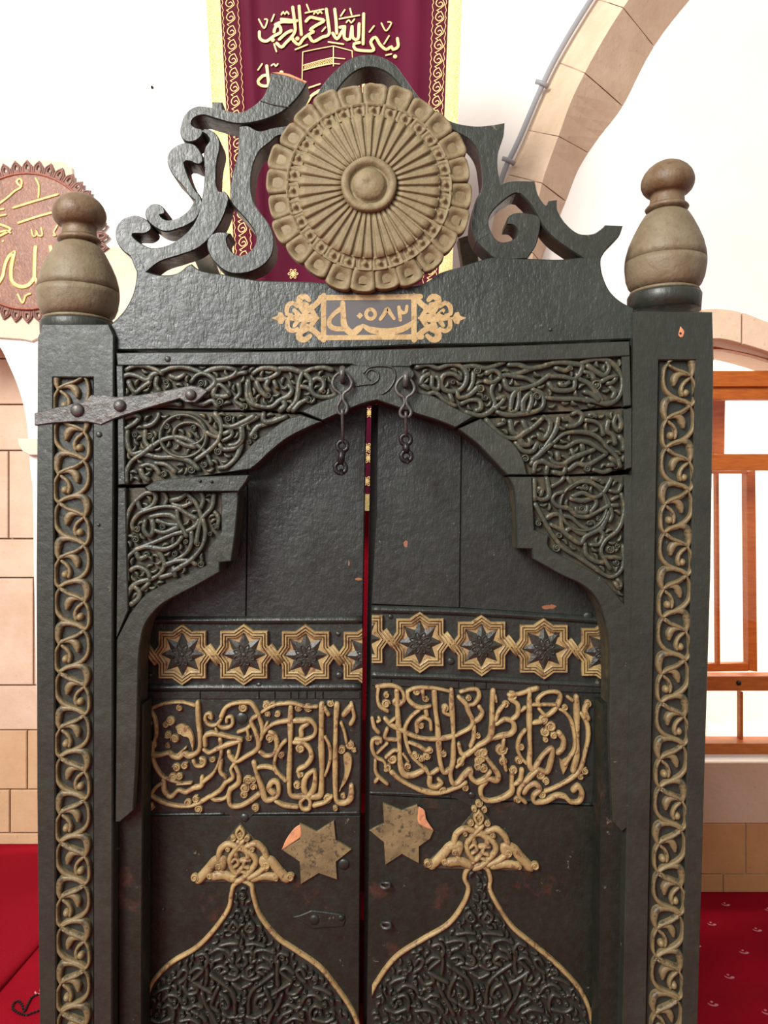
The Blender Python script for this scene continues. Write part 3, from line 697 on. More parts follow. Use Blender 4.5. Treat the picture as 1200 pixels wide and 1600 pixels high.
# ---- crest board with its scrollwork
MC = gate(YC)
board = [(173, 547, 1), (173, 506, 1), (185, 495), (197, 480), (208, 457), (213, 430), (211, 410), (203, 397), (216, 395, 1), (229, 424, 1), (248, 429), (267, 429), (280, 425), (291, 416), (299, 412, 1), (309, 420), (325, 425), (347, 428), (373, 433), (400, 437), (440, 439), (480, 440), (580, 446), (655, 444), (688, 426), (722, 416), (768, 402), (800, 403), (830, 404), (875, 405), (906, 402, 1), (940, 400, 1), (939, 412), (942, 430), (952, 453), (969, 470), (991, 482, 1), (988, 530, 1), (802, 537), (660, 539), (563, 543), (417, 546), (307, 546)]
bm = NB(); plate(bm, smooth_outline(board), MC, .05, ch=2, chm=.0025); crest = link('crest_board', bm, M_CREST, frame)
tag(crest, 'crest board with painted gold cartouche')
def scroll(pts, dy=0.0, t=.05, holes=()):
    bm = NB(); plate(bm, smooth_outline(pts, 3.0), gate(YC + dy), t, [smooth_outline(h, 3.0) for h in holes], ch=1.5, chm=.003); return link('scroll', bm, M_PAINT, crest)
# left: lower volute and main arm
scroll([(203, 400, 1), (191, 391), (182, 377), (180, 361), (184, 349), (194, 340), (210, 336), (226, 341), (235, 350), (236, 358), (226, 365), (207, 366), (216, 377), (238, 387), (267, 380), (293, 361), (307, 340), (313, 318), (318, 292), (319, 268), (320, 246, 1), (337, 244, 1), (338, 262), (338, 285), (342, 298), (350, 298, 1), (357, 306), (356, 318), (347, 343), (331, 368), (309, 388), (280, 399), (250, 409), (229, 425, 1), (216, 428)], .0006)
scroll([(318, 262, 1), (318, 240), (321, 228), (327, 219), (322, 210), (314, 206), (318, 201), (328, 202), (340, 212), (344, 228), (340, 248), (338, 264, 1)], .0010)
scroll([(307, 341), (296, 350), (280, 357), (258, 362), (240, 354), (228, 341), (227, 328), (235, 319), (246, 318), (256, 325), (257, 334), (250, 336), (259, 343), (275, 341), (292, 330), (302, 315), (308, 300), (316, 318)], .0014)
scroll([(313, 320), (303, 312), (296, 306), (285, 290), (269, 272), (261, 251), (266, 234), (284, 223), (303, 225), (314, 238), (317, 252), (309, 257), (296, 252), (288, 254), (293, 272), (303, 293), (311, 306)], .0018)
scroll([(281, 206), (285, 185), (294, 172), (309, 165), (331, 167, 1), (331, 158, 1), (347, 159, 1), (348, 170, 1), (371, 175), (392, 167), (411, 150), (420, 128), (423, 113, 1), (450, 118), (480, 128, 1), (472, 143), (458, 160), (437, 177), (402, 190), (368, 193), (336, 185), (318, 180), (304, 184), (299, 193), (306, 199), (316, 202), (315, 212), (303, 221), (288, 220)], .0004)
bm = NB(); plate(bm, [(424, 113.5), (436, 112), (452, 115), (480, 127), (478, 130), (450, 119)], gate(YC - .0006), .04, ch=.6, chm=.001); link('broken_end', bm, M_RAW, crest)
bm = NB(); ridge(bm, [(408, 158, 2), (428, 164, 2.4), (452, 168, 2)], gate(YC + .0004), .0018); link('cut_line', bm, M_PAINT, crest)
# the large S left of the rosette
scroll([(373, 197, 1), (387, 196), (405, 204), (427, 199), (460, 194, 1), (460, 214, 1), (436, 212), (421, 223), (405, 237), (395, 260), (392, 287), (395, 311), (405, 329), (421, 351), (428, 375), (424, 399), (408, 417), (381, 427), (355, 425), (333, 407), (323, 385), (327, 369), (341, 362), (360, 364, 1), (354, 373), (357, 385), (366, 396), (381, 398), (396, 386), (400, 371), (392, 353), (379, 337), (363, 319), (359, 306), (360, 290), (363, 270), (371, 241), (372, 220)], 0.0)
# arch over the rosette running into the right-hand scroll
scroll([(455, 215, 1), (470, 190), (486, 165), (503, 133), (525, 108), (547, 91), (572, 84), (597, 88), (618, 101), (636, 125), (658, 154), (686, 176), (708, 190), (739, 196), (765, 195), (789, 191, 1), (787, 212), (779, 237), (778, 262), (783, 287, 1), (800, 282), (836, 282, 1), (841, 303), (853, 320), (858, 313, 1), (871, 311, 1), (872, 328), (884, 348), (904, 364), (926, 365), (940, 357), (946, 351, 1), (974, 352, 1), (967, 370), (949, 388), (940, 402, 1), (925, 412, 1), (909, 402, 1), (887, 388), (864, 371), (847, 351), (838, 334), (826, 316), (813, 303, 1), (802, 303), (779, 320), (765, 338), (764, 352), (766, 366, 1), (744, 378, 1), (736, 354), (742, 316), (753, 292), (752, 263), (747, 238), (734, 219), (714, 207), (690, 195), (668, 180), (645, 160), (628, 138), (612, 119), (596, 109), (578, 105), (560, 109), (540, 124), (520, 152), (500, 190), (480, 216, 1)], .0007)
scroll([(736, 352, 1), (744, 377), (768, 401, 1), (780, 406), (824, 404, 1), (838, 382), (845, 352), (842, 338), (827, 333), (807, 332), (794, 339), (791, 351, 1), (802, 352), (809, 361), (803, 373), (786, 378), (773, 371), (764, 352, 1)], .0013)
# braces behind the crest
for a, b in (((302, 402), (352, 520)), ((716, 372), (738, 520))):
    bm = NB(); w = 26; plate(bm, [(a[0], a[1]), (a[0] + w, a[1] - 8), (b[0] + w, b[1]), (b[0], b[1])], gate(YC + .12), .03, ch=1, chm=.002); link('brace', bm, M_BRACE, frame)
# painted cartouche (flat gold paint, dark ground)
Z = zoom(400, 440, 3.3333); MQ = gate(YC - .0003)
bm = NB(); plate(bm, Z([(355, 90), (835, 85), (840, 290), (355, 290)]), gate(YC - .0002), .0004, ch=.1, chm=.0001); link('cartouche_ground', bm, NT('slate_paint').done(srgb(66, 62, 62), .5), crest)
bm = NB(); PAINTED = [(-1, 0), (-.98, 1), (.98, 1), (1, 0)]; ln = .0004
mir = lambda pts: [(1175 - p[0],) + tuple(p[1:]) for p in pts]
half = [[(352, 75, 30), (352, 190, 28), (352, 303, 30)], [(345, 82, 30), (310, 120, 30), (268, 150, 34)], [(345, 296, 30), (300, 255, 30), (262, 235, 34)], [(262, 122, 30), (232, 118, 34), (228, 88, 36), (256, 78, 30), (276, 96, 24)],
        [(262, 248, 30), (232, 262, 34), (226, 292, 36), (254, 304, 30), (282, 284, 24)], [(215, 128, 22), (190, 112, 24), (165, 128, 26), (162, 168, 22), (185, 175, 18)], [(215, 248, 22), (190, 258, 24), (166, 240, 26), (165, 205, 22)],
        [(175, 190, 24), (240, 190, 44), (290, 190, 40), (325, 190, 14)], [(290, 150, 26), (316, 186, 20)], [(290, 225, 26), (316, 192, 20)], [(235, 135, 26), (260, 180, 30), (240, 240, 26)], [(200, 150, 20), (225, 185, 30), (200, 230, 20)]]
for p in half:
    for q in (p, mir(p)): ridge(bm, [(x, y, w / 3.3333) for x, y, w in Z(q)], MQ, ln + random.uniform(0, .0003), prof=PAINTED, sm=False)
dia = [(78, 190), (112, 178), (118, 158), (138, 162), (150, 184), (172, 188), (150, 200), (140, 220), (118, 222), (112, 204)]
for q in (dia, mir(dia)): plate(bm, Z(q), lambda x, y, k=0: MQ(x, y, ln + k), .0006, ch=.2, chm=.0002)
for p in ([(338, 84, 30), (600, 82, 28), (855, 78, 30)], [(335, 293, 28), (600, 291, 26), (862, 288, 30)]): ridge(bm, [(x, y, w / 3.3333) for x, y, w in Z(p)], MQ, ln + random.uniform(0, .0003), prof=PAINTED, sm=False)
link('painted_frame', bm, M_FLATGOLD, crest)
bm = NB()
for p in ([(452, 112, 26), (455, 170, 28), (462, 232, 34), (500, 268, 34), (535, 246, 34), (556, 228, 16)], [(446, 140, 28), (405, 170, 22), (380, 210, 24), (400, 242, 28), (462, 248, 24)], [(556, 228, 16), (600, 252, 34), (680, 262, 38), (760, 248, 34), (820, 214, 26)],
          [(528, 178, 8), (541, 178, 34), (554, 178, 8)], [(648, 196, 18), (668, 168, 20), (684, 142, 22), (700, 166, 20), (720, 194, 16)], [(744, 134, 18), (748, 166, 20), (752, 200, 18)], [(746, 146, 18), (766, 164, 18), (782, 156, 18), (786, 130, 18)]):
    ridge(bm, [(x, y, w / 3.3333) for x, y, w in Z(p)], MQ, ln + random.uniform(.0001, .0003), prof=PAINTED, sm=False)
ridge(bm, [(x, y, 6) for x, y in Z([(597 + 24 * math.cos(a), 170 + 25 * math.sin(a)) for a in [k * .7854 for k in range(8)]])], MQ, ln, 6, True, prof=PAINTED, sm=False)
link('painted_date', bm, M_FLATGOLD, crest)

# ---- rosette
RC = (577, 300); YR = YC; s = PX
rc = P(RC[0], RC[1], YR)
def RL(r, a, h): return Vector((math.cos(a) * r * s, -h, math.sin(a) * r * s * .975))
bm = NB(); n = 96; rows = []
prof = [(128, 0), (150, 0.0), (150, .012), (128, .016), (112, .020), (44, .024)]
for r, h in prof: rows.append([bm.verts.new(RL(r, 2 * math.pi * k / n, h)) for k in range(n)])
for A, B in zip(rows, rows[1:]):
    for k in range(n): bm.faces.new((A[k], A[(k + 1) % n], B[(k + 1) % n], B[k]))
bm.faces.new(rows[-1]); bm.faces.new(rows[0])
ros = link('rosette', bm, M_ROSE, frame, True, rc); tag(ros, 'round carved rosette of gilded wood')
def shared(name, bm, m):
    bmesh.ops.recalc_face_normals(bm, faces=bm.faces); me = bpy.data.meshes.new(name); bm.to_mesh(me); bm.free(); me.materials.append(m); return me
def polar_piece(name, r0, r1, da, hfun, nu, nv, skirt, round_end):
    bm = NB(); g = []
    for j in range(nv + 1):
        v = j / nv; row = []
        for i in range(nu + 1):
            u = -1 + 2 * i / nu
            r = r0 + (r1 - r0) * v - (round_end * u * u * u * u * v ** 2)
            a = u * da
            row.append(bm.verts.new(Vector((math.sin(a) * r * s, -hfun(u, v), math.cos(a) * r * s))))
        g.append(row)
    for A, B in zip(g, g[1:]):
        for k in range(nu): f = bm.faces.new((A[k], A[k + 1], B[k + 1], B[k])); f.smooth = True
    loop = g[0] + [r[-1] for r in g[1:]] + g[-1][-2::-1] + [r[0] for r in g[-2:0:-1]]
    low = [bm.verts.new(Vector((v.co.x, -skirt, v.co.z))) for v in loop]
    for k in range(len(loop)): bm.faces.new((loop[k], loop[(k + 1) % len(loop)], low[(k + 1) % len(low)], low[k]))
    return shared(name, bm, M_ROSE)
NP = 24
petals = [polar_piece('petal', 127, 163 + d, math.pi / NP * .97, lambda u, v, d=d: .0215 - .0125 * math.exp(-(abs(u / .56) ** 2.5 + abs((v - .56 - d * .01) / .34) ** 2.5)) - .004 * abs(u) ** 6 - .002 * v ** 3, 12, 11, .002, 5) for d in (0, 2.5, -2)]
for k in range(NP):
    put('petal', petals[k * 7 % 3], ros, rc, (1, 1, .975), (0, 2 * math.pi * k / NP + .07 + random.uniform(-.012, .012), 0))
NBD = 30
bead = polar_piece('bead_cell', 110, 131, math.pi / NBD * .95, lambda u, v: .0225 - .008 * math.exp(-((u / .62) ** 4 + ((v - .5) / .36) ** 4)) + .014 * math.exp(-((u / .36) ** 2 + ((v - .5) / .22) ** 2)) - .004 * abs(u) ** 6, 14, 12, .010, 0)
for k in range(NBD): put('bead_cell', bead, ros, rc, (1, 1, .975), (0, 2 * math.pi * (k + .3) / NBD + random.uniform(-.012, .012), 0))
NR = 38
ray = polar_piece('ray', 43, 112, math.pi / NR * .96, lambda u, v: .0275 + .0012 * math.sin(v * 9) * .4 - .002 * v - .0075 * max(0, abs(u) - .55) / .45 , 14, 6, .018, 0)
for k in range(NR): put('ray', ray, ros, rc, (1, 1, .975), (0, 2 * math.pi * k / NR + random.uniform(-.01, .01), 0))
bm = NB(); rows = []
for r, h in [(43, .020), (42.5, .034), (40, .037), (32, .036), (30, .030), (27, .028), (25, .034), (21, .038), (12, .0405), (4, .0412), (1, .039)]: rows.append([bm.verts.new(RL(r * (1 + .012 * math.sin(5 * a)), a, h)) for a in [2 * math.pi * k / 36 for k in range(36)]])
for A, B in zip(rows, rows[1:]):
    for k in range(36): f = bm.faces.new((A[k], A[(k + 1) % 36], B[(k + 1) % 36], B[k])); f.smooth = True
bm.faces.new(rows[-1]); link('centre_boss', bm, M_ROSE, ros, True, rc)

# ---- lintel and spandrel planks
archL = [(589, 625), (563, 632), (527, 647), (490, 664), (453, 682), (424, 704), (405, 722), (391, 738)]
archR = [(589, 625), (615, 634), (650, 646), (685, 657), (720, 674), (748, 695), (772, 720), (793, 742)]
def plank(name, poly, lab=None, Y=YG, t=.058, mt=None):
    bm = NB(); plate(bm, poly, gate(Y), t, ch=1, chm=.002); o = link(name, bm, mt or M_GROUND, frame)
    if lab: tag(o, lab)
    return o
def raised(par, poly, name='border', Y=YS, t=None, mt=None, ch=1.5):
    bm = NB(); plate(bm, poly, gate(Y), t or (YG - Y + .002), ch=ch, chm=.002); return link(name, bm, mt or M_PAINT, par)
cut = lambda c, f: [p for p in c if f(p)]
lintel = plank('lintel_plank', [(181, 551), (420, 549), (590, 546), (800, 540), (984, 533), (987, 634), (927, 638), (894, 643), (841, 645), (790, 649), (750, 651), (712, 668), (685, 657), (650, 646), (615, 634), (589, 625), (563, 632), (527, 647), (504, 657), (470, 644), (404, 641), (340, 641), (240, 637), (183, 637)], 'carved lintel plank above the doors')
midL = plank('spandrel_plank', [(183, 639), (240, 639), (340, 644), (404, 644), (470, 647), (503, 659), (490, 664), (453, 682), (424, 704), (405, 722), (391, 733), (300, 746), (226, 757), (184, 758)], 'cracked left spandrel plank')
midR = plank('spandrel_plank', [(752, 654), (790, 652), (841, 648), (894, 646), (927, 641), (988, 637), (988, 731), (946, 739), (882, 742), (793, 742), (772, 720), (748, 695), (716, 670)], 'right spandrel plank')
jl = [(371, 795), (365, 850), (361, 877), (343, 879), (343, 894), (308, 914), (275, 931), (253, 944), (237, 960), (226, 977), (220, 1000), (216, 1040), (213, 1173), (208, 1267), (187, 1285), (180, 1285), (182, 1000), (184, 762), (226, 762), (230, 767), (372, 767)]
lowL = plank('spandrel_plank', jl, 'lower left spandrel plank running down into the jamb')
jr = [(795, 745), (882, 745), (946, 743), (990, 741), (988, 1000), (984, 1290), (972, 1300), (958, 1285), (953, 1150), (954, 1040), (952, 1000), (944, 962), (930, 932), (909, 913), (877, 898), (834, 874), (832, 858), (809, 857), (807, 800), (804, 766)]
lowR = plank('spandrel_plank', jr, 'lower right spandrel plank running down into the jamb')
# borders
raised(lintel, [(181, 551), (420, 549), (590, 546), (800, 540), (984, 533), (985, 556), (907, 561), (805, 565), (750, 566), (645, 570), (640, 573), (560, 573), (549, 569), (417, 570), (183, 571)], 'top_rail')
raised(lintel, [(181, 571), (192, 571), (194, 637), (183, 637)], 'stile'); raised(lintel, [(972, 557), (985, 556), (987, 634), (975, 635)], 'stile')
raised(lintel, smooth_outline([(549, 570, 1), (640, 573, 1), (648, 584), (640, 600), (651, 613), (677, 619), (708, 636), (740, 651, 1), (712, 668, 1), (685, 657), (650, 646), (615, 634), (589, 625, 1), (563, 632), (527, 647), (504, 657, 1), (480, 647), (470, 643, 1), (500, 628), (527, 617), (520, 600), (528, 584)]), 'arch_border')
raised(midL, smooth_outline([(470, 648, 1), (503, 659, 1), (490, 664), (453, 682), (424, 704), (405, 722), (391, 733, 1), (355, 738, 1), (372, 720), (395, 693), (424, 671), (448, 655)]), 'arch_border')
raised(midL, [(183, 640), (193, 640), (196, 757), (184, 758)], 'stile')
raised(midR, smooth_outline([(752, 654, 1), (760, 661), (783, 680), (801, 692), (816, 714), (824, 742, 1), (793, 742, 1), (772, 720), (748, 695), (716, 670, 1)]), 'arch_border')
raised(midR, [(975, 640), (988, 637), (988, 731), (977, 734)], 'stile')
raised(lowL, smooth_outline([(345, 769, 1), (372, 767, 1), (371, 795), (365, 850), (361, 877, 1), (343, 879, 1), (343, 894, 1), (308, 914), (275, 931), (253, 944), (237, 960), (226, 977), (220, 1000), (216, 1040), (213, 1173), (208, 1267, 1), (187, 1285, 1), (180, 1285, 1), (182, 1000, 1), (202, 960, 1), (226, 931), (253, 915), (283, 903), (322, 884, 1), (325, 857, 1), (346, 830, 1)]), 'arch_border')
raised(lowL, [(184, 762), (196, 762), (200, 955), (182, 996)], 'stile')
raised(lowR, smooth_outline([(795, 745, 1), (831, 745, 1), (833, 788), (835, 828, 1), (857, 836, 1), (860, 858), (905, 882), (936, 900), (957, 921), (972, 940, 1), (990, 960, 1), (988, 1000), (984, 1290, 1), (972, 1300, 1), (958, 1285, 1), (953, 1150), (954, 1040), (952, 1000), (944, 962), (930, 932), (909, 913), (877, 898), (834, 874, 1), (832, 858, 1), (809, 857, 1), (807, 800), (804, 766)]), 'arch_border')
raised(lowR, [(976, 744), (990, 742), (989, 962), (976, 950)], 'stile')
o = raised(lowL, [(226, 761), (245, 750), (300, 745), (389, 742), (385, 752), (373, 768), (232, 768)], 'patch_board', YS - .012, .03); tag(o, 'pale worn board nailed over the crack')
for x, y in ((331, 753), (313, 752)):
    bm = NB(); dome(bm, x, y, 2.6, gate(YS - .012), .003); link('nail', bm, M_BLACKIRON, lowL)
# volute at the apex
bm = NB(); MA = gate(YS)
ridge(bm, [(553, 604, 3), (568, 601, 4), (584, 599, 4), (592, 590, 4), (588, 580, 4), (578, 578, 4), (572, 586, 3), (578, 594, 3)], MA, .003); ridge(bm, [(568, 583, 3), (578, 574, 4), (598, 572, 4), (614, 576, 4), (617, 592, 4), (608, 608, 4), (597, 616, 3)], MA, .003)
link('apex_volute', bm, M_PAINT, lintel)
# lower door posts behind the jambs, and rebate strips coloured dark for the shadow beside the leaves
zf = ZF(600, .05)
for poly, nm in (([(184, 1100), (224, 1100), (222, 1400), (220, zf), (186, zf)], 'inner_jamb'), ([(940, 1100), (982, 1100), (976, 1500), (968, zf), (930, zf), (938, 1400)], 'inner_jamb')):
    bm = NB(); plate(bm, poly, gate(.030), .048, ch=1.5, chm=.003); link(nm, bm, M_LOW, frame)
for poly in ([(178, 600), (225, 600), (225, 1300), (222, zf), (178, zf)], [(943, 600), (986, 600), (984, 1300), (970, zf), (932, zf), (942, 1300)]):
    bm = NB(); plate(bm, poly, gate(.093), .03, ch=1, chm=.002); link('shaded_rebate_strip', bm, M_DARKGAP, frame)

# ---- spandrel carving, read off the photograph stroke by stroke
def in_poly(x, y, poly):
    c = False; n = len(poly)
    for i in range(n):
        (x1, y1), (x2, y2) = poly[i - 1][:2], poly[i][:2]
        if (y1 > y) != (y2 > y) and x < (x2 - x1) * (y - y1) / (y2 - y1) + x1: c = not c
    return c
OCC = {}
def fill_field(bm, M, field, occ, h, w, tries=1500, gap=7.2):
    """carver's small leaves and hooks in the places the main stems leave free"""
    xs = [p[0] for p in field]; ys = [p[1] for p in field]
    for _ in range(tries):
        x, y = random.uniform(min(xs), max(xs)), random.uniform(min(ys), max(ys))
        if not in_poly(x, y, field) or any(abs(x - a) < gap and abs(y - b) < gap and math.hypot(x - a, y - b) < gap for a, b in occ): continue
        a = random.uniform(0, 6.28); r = gap * .62; sg = random.choice((-1, 1))
        pts = [(x + r * math.cos(a) * -1.0, y + r * math.sin(a) * -1.0, w * .55), (x, y, w * 1.05), (x + r * math.cos(a + sg * .7), y + r * math.sin(a + sg * .7), w * .8)]
        if not all(in_poly(p[0], p[1], field) for p in pts): continue
        ridge(bm, pts, M, h * random.uniform(.62, .9), step=2.2); occ += [p[:2] for p in pts]
def carve(par, Zf, sc, strokes, bosses, w=36, h=.0125, mt=None, name='arabesque', Y=YG, stuff=True, loops=(), field=None):
    bm = NB(); M = gate(Y); occ = OCC.setdefault(par.name, []); w = w * 1.2
    for st in strokes:
        pts = [(x, y, w / sc * random.uniform(.9, 1.12)) for x, y in Zf(st)]
        ridge(bm, pts, M, h * random.uniform(.8, 1.0), step=2.6, wob=.09, prof=FLAT); occ += [p[:2] for p in catmull(pts, False, 3)]
    for cx, cy, rx, ry in loops:
        pts = Zf([(cx + rx * math.cos(k * math.pi / 8), cy + ry * math.sin(k * math.pi / 8)) for k in range(16)])
        ridge(bm, [(x, y, w / sc) for x, y in pts], M, h * .95, w / sc, True); occ += [p[:2] for p in catmull(pts, True, 3)]
    for x, y, r in bosses:
        q = Zf([(x, y)])[0]; curl(bm, q[0], q[1], r / sc * 1.15, M, h * random.uniform(.8, 1.0)); occ.append(q[:2])
    if field: fill_field(bm, M, field, occ, h, w / sc)
    o = link(name, bm, mt or M_CARVE, par)
    if stuff: o['kind'] = 'stuff'
    return o
FL = [(196, 574), (415, 573), (520, 573), (524, 600), (518, 616), (470, 640), (200, 634)]
FR = [(652, 576), (750, 570), (970, 562), (972, 632), (900, 638), (745, 646), (700, 628), (655, 608)]
FML = [(198, 645), (460, 648), (420, 668), (390, 692), (358, 732), (300, 742), (200, 754)]
FMR = [(764, 656), (970, 644), (974, 730), (830, 738), (818, 712), (800, 688)]
FLL = [(200, 772), (342, 772), (342, 826), (322, 855), (318, 882), (280, 900), (224, 928), (204, 948)]
FLR = [(836, 750), (972, 748), (972, 934), (934, 896), (864, 856), (858, 834), (838, 824)]
S5 = 5.4545
Z5, Z6, Z7 = zoom(180, 550, S5), zoom(360, 550, S5), zoom(180, 740, S5)
carve(lintel, Z5, S5, [[(110, 160), (180, 125), (280, 130), (370, 165), (410, 190)], [(70, 330), (70, 240), (120, 200), (200, 210), (290, 250), (330, 200), (420, 170), (500, 140), (600, 135), (700, 165), (760, 190)], [(130, 260), (150, 310), (190, 350), (240, 310), (310, 260)], [(370, 230), (360, 290), (390, 340)], [(480, 210), (540, 230), (600, 200)],
    [(660, 260), (700, 210), (760, 190), (830, 220), (860, 270), (790, 340)], [(760, 190), (850, 150), (950, 140), (1040, 165), (1010, 210), (940, 240), (870, 250)], [(850, 260), (960, 230), (1060, 190), (1120, 180)], [(1060, 280), (1070, 360), (1030, 420), (1100, 470)], [(870, 300), (900, 280), (980, 370), (850, 380), (860, 310)], [(1140, 250), (1150, 350), (1180, 440)], [(340, 470), (480, 440), (560, 450)], [(690, 440), (760, 450), (840, 420), (880, 470)]],
    [(900, 430, 40), (1110, 470, 32), (740, 270, 34), (300, 290, 24), (450, 260, 30)])
carve(midL, Z5, S5, [[(300, 830), (400, 760), (500, 730), (600, 740), (700, 790), (780, 860), (830, 960)], [(110, 1110), (110, 1030), (160, 930), (260, 860), (330, 800)], [(260, 870), (380, 900), (520, 900), (640, 930), (720, 1000)], [(100, 660), (180, 610), (220, 560), (170, 540), (100, 560)], [(120, 680), (120, 780), (160, 870), (250, 850)], [(270, 680), (270, 770), (320, 830)], [(260, 640), (330, 620), (380, 560), (380, 530)],
    [(790, 690), (880, 730), (910, 690), (905, 600), (860, 530)], [(910, 630), (1000, 640), (1100, 600), (1190, 550)], [(1090, 650), (1090, 740), (1030, 820), (930, 830), (900, 790)], [(930, 760), (1000, 720), (1000, 680), (940, 700)], [(1080, 800), (1040, 900), (960, 975), (890, 990)], [(700, 920), (800, 850), (880, 770), (900, 720)], [(230, 1000), (250, 1060), (290, 1090)], [(230, 980), (300, 960), (360, 990), (390, 1040)], [(350, 950), (440, 960), (520, 1020)], [(540, 760), (620, 800), (690, 810)]],
    [(430, 1045, 34), (770, 960, 34), (660, 1005, 40), (450, 640, 34), (550, 560, 25), (680, 650, 30), (310, 720, 34), (180, 710, 30), (890, 850, 40), (970, 570, 38)], loops=[(590, 720, 195, 180), (640, 700, 130, 95)])
carve(lintel, Z6, S5, [[(200, 190), (260, 150), (350, 140), (420, 170), (380, 210), (300, 240), (240, 240)], [(420, 150), (520, 150), (620, 180), (700, 150), (800, 140), (870, 160)], [(620, 180), (590, 260), (580, 360), (560, 430), (500, 500)], [(640, 190), (690, 250), (690, 330), (740, 380), (830, 390), (900, 370)], [(700, 260), (740, 230), (790, 250), (800, 300), (770, 340)], [(150, 270), (150, 380), (180, 440), (270, 470), (360, 470), (420, 420), (500, 380), (530, 330), (500, 290)], [(230, 260), (260, 330), (320, 390)], [(330, 250), (310, 300), (340, 340)], [(380, 260), (400, 310)], [(450, 410), (470, 460), (430, 500)], [(540, 500), (600, 440), (660, 410)], [(600, 300), (660, 310), (700, 340)]],
    [(800, 240, 34), (795, 345, 27), (330, 380, 30), (670, 415, 37), (215, 420, 30), (110, 480, 30)], field=FL)
carve(midL, Z6, S5, [[(0, 640), (90, 640), (180, 590), (240, 560)], [(290, 530), (290, 590), (350, 600), (480, 555)], [(180, 720), (240, 640), (310, 620), (400, 570)], [(100, 650), (100, 740), (60, 790), (0, 800)]], [(215, 720, 36), (170, 770, 25)], field=FML)
carve(lowL, Z7, S5, [[(100, 560), (110, 400), (160, 270), (260, 175), (330, 165)], [(200, 230), (240, 310), (330, 270), (360, 200), (340, 160)], [(170, 480), (160, 420), (220, 340), (330, 300), (430, 280), (540, 290), (620, 340), (700, 380)], [(310, 370), (400, 350), (500, 360), (560, 430), (470, 430), (370, 400)], [(540, 310), (550, 400), (590, 470), (620, 530)], [(180, 650), (280, 610), (400, 560), (520, 510), (620, 490), (700, 440), (720, 390)],
    [(120, 900), (110, 750), (150, 680), (240, 630), (340, 630), (400, 690), (430, 770), (400, 840), (330, 890), (220, 920), (150, 970), (110, 1040)], [(340, 630), (440, 640), (530, 600), (580, 540)], [(660, 500), (660, 590), (610, 680), (510, 740), (430, 780)], [(760, 390), (780, 500), (750, 620), (660, 730), (570, 790), (500, 830)], [(850, 180), (830, 290), (750, 380), (720, 480), (700, 590)], [(630, 180), (690, 240), (720, 300), (750, 380)], [(490, 230), (560, 210), (620, 170)], [(500, 260), (580, 280), (660, 250)], [(740, 165), (760, 220), (740, 290)],
    [(270, 400), (260, 480), (310, 530), (340, 470), (330, 400)], [(450, 770), (540, 740), (640, 740), (700, 770)], [(510, 800), (525, 870)], [(400, 880), (500, 850)], [(180, 960), (220, 1000), (210, 1060), (150, 1110)], [(250, 980), (300, 930)], [(150, 820), (210, 790), (290, 830), (310, 880)], [(190, 660), (220, 720), (280, 700)], [(860, 330), (890, 380), (880, 460)], [(350, 480), (430, 500), (540, 460)], [(420, 160), (450, 220), (430, 270)]],
    [(280, 690, 34), (200, 470, 34), (190, 560, 36), (520, 680, 30), (615, 580, 27), (715, 600, 24), (860, 450, 30), (820, 510, 22), (270, 980, 28), (640, 240, 34), (160, 810, 25), (740, 770, 34), (420, 450, 30)], 34, field=FLL)
Z8, Z9, Z10 = zoom(640, 540, S5), zoom(790, 540, S5), zoom(800, 730, 5.714)
carve(lintel, Z8, S5, [[(60, 190), (150, 170), (240, 200), (330, 170), (420, 180), (480, 240), (470, 330), (410, 390), (310, 390), (260, 330), (290, 260), (370, 250), (430, 290)], [(90, 330), (110, 280), (160, 250)], [(100, 340), (160, 370)], [(190, 270), (190, 360), (240, 380), (250, 310), (230, 270)], [(60, 390), (140, 420), (220, 410), (300, 480), (390, 520)], [(440, 190), (540, 180), (640, 200), (720, 180), (800, 150)], [(540, 240), (530, 330), (500, 390)], [(400, 400), (420, 450), (500, 430), (580, 360)], [(340, 420), (360, 480)], [(440, 500), (520, 470), (590, 480), (600, 540), (560, 560)],
    [(480, 570), (600, 600), (690, 560), (720, 500), (690, 400), (720, 320), (800, 260), (900, 270), (1000, 290), (1080, 340)], [(650, 240), (720, 220), (770, 270), (700, 320), (640, 310)], [(800, 300), (830, 370), (900, 380), (1000, 360), (1080, 330), (1180, 260)], [(720, 540), (780, 490), (800, 440), (740, 460)], [(850, 560), (870, 440), (920, 390), (920, 500), (890, 570), (850, 560)], [(960, 570), (960, 480), (1020, 410), (1030, 480), (1000, 570)], [(1040, 380), (1120, 420), (1130, 510), (1080, 560), (960, 585), (820, 595), (740, 570)], [(840, 170), (920, 170), (1010, 200), (1100, 190), (1190, 170)], [(860, 260), (960, 230), (1040, 200)]],
    [(570, 220, 40), (490, 215, 28), (600, 370, 44), (370, 320, 25), (640, 450, 30)])
carve(lintel, Z9, S5, [[(330, 170), (450, 150), (560, 160), (640, 180), (620, 250), (570, 290), (470, 270), (370, 270)], [(630, 160), (740, 125), (840, 130), (920, 180), (975, 270), (980, 370), (940, 460), (860, 500), (780, 490), (680, 460)], [(420, 200), (500, 220), (540, 190)], [(690, 180), (760, 230), (830, 260), (870, 200), (850, 150)], [(600, 250), (620, 290), (700, 330), (760, 400), (810, 470)], [(660, 230), (720, 250), (740, 290)], [(810, 310), (870, 280), (930, 270), (900, 320), (860, 330)], [(880, 360), (920, 400), (900, 450)], [(660, 400), (720, 420), (780, 470)], [(360, 330), (400, 380), (500, 390), (570, 370), (580, 310)], [(330, 450), (450, 460), (600, 460), (700, 480)], [(450, 330), (480, 350), (530, 320)]],
    [(540, 205, 28), (760, 340, 50), (700, 262, 30), (260, 440, 44), (480, 330, 24)], field=FR)
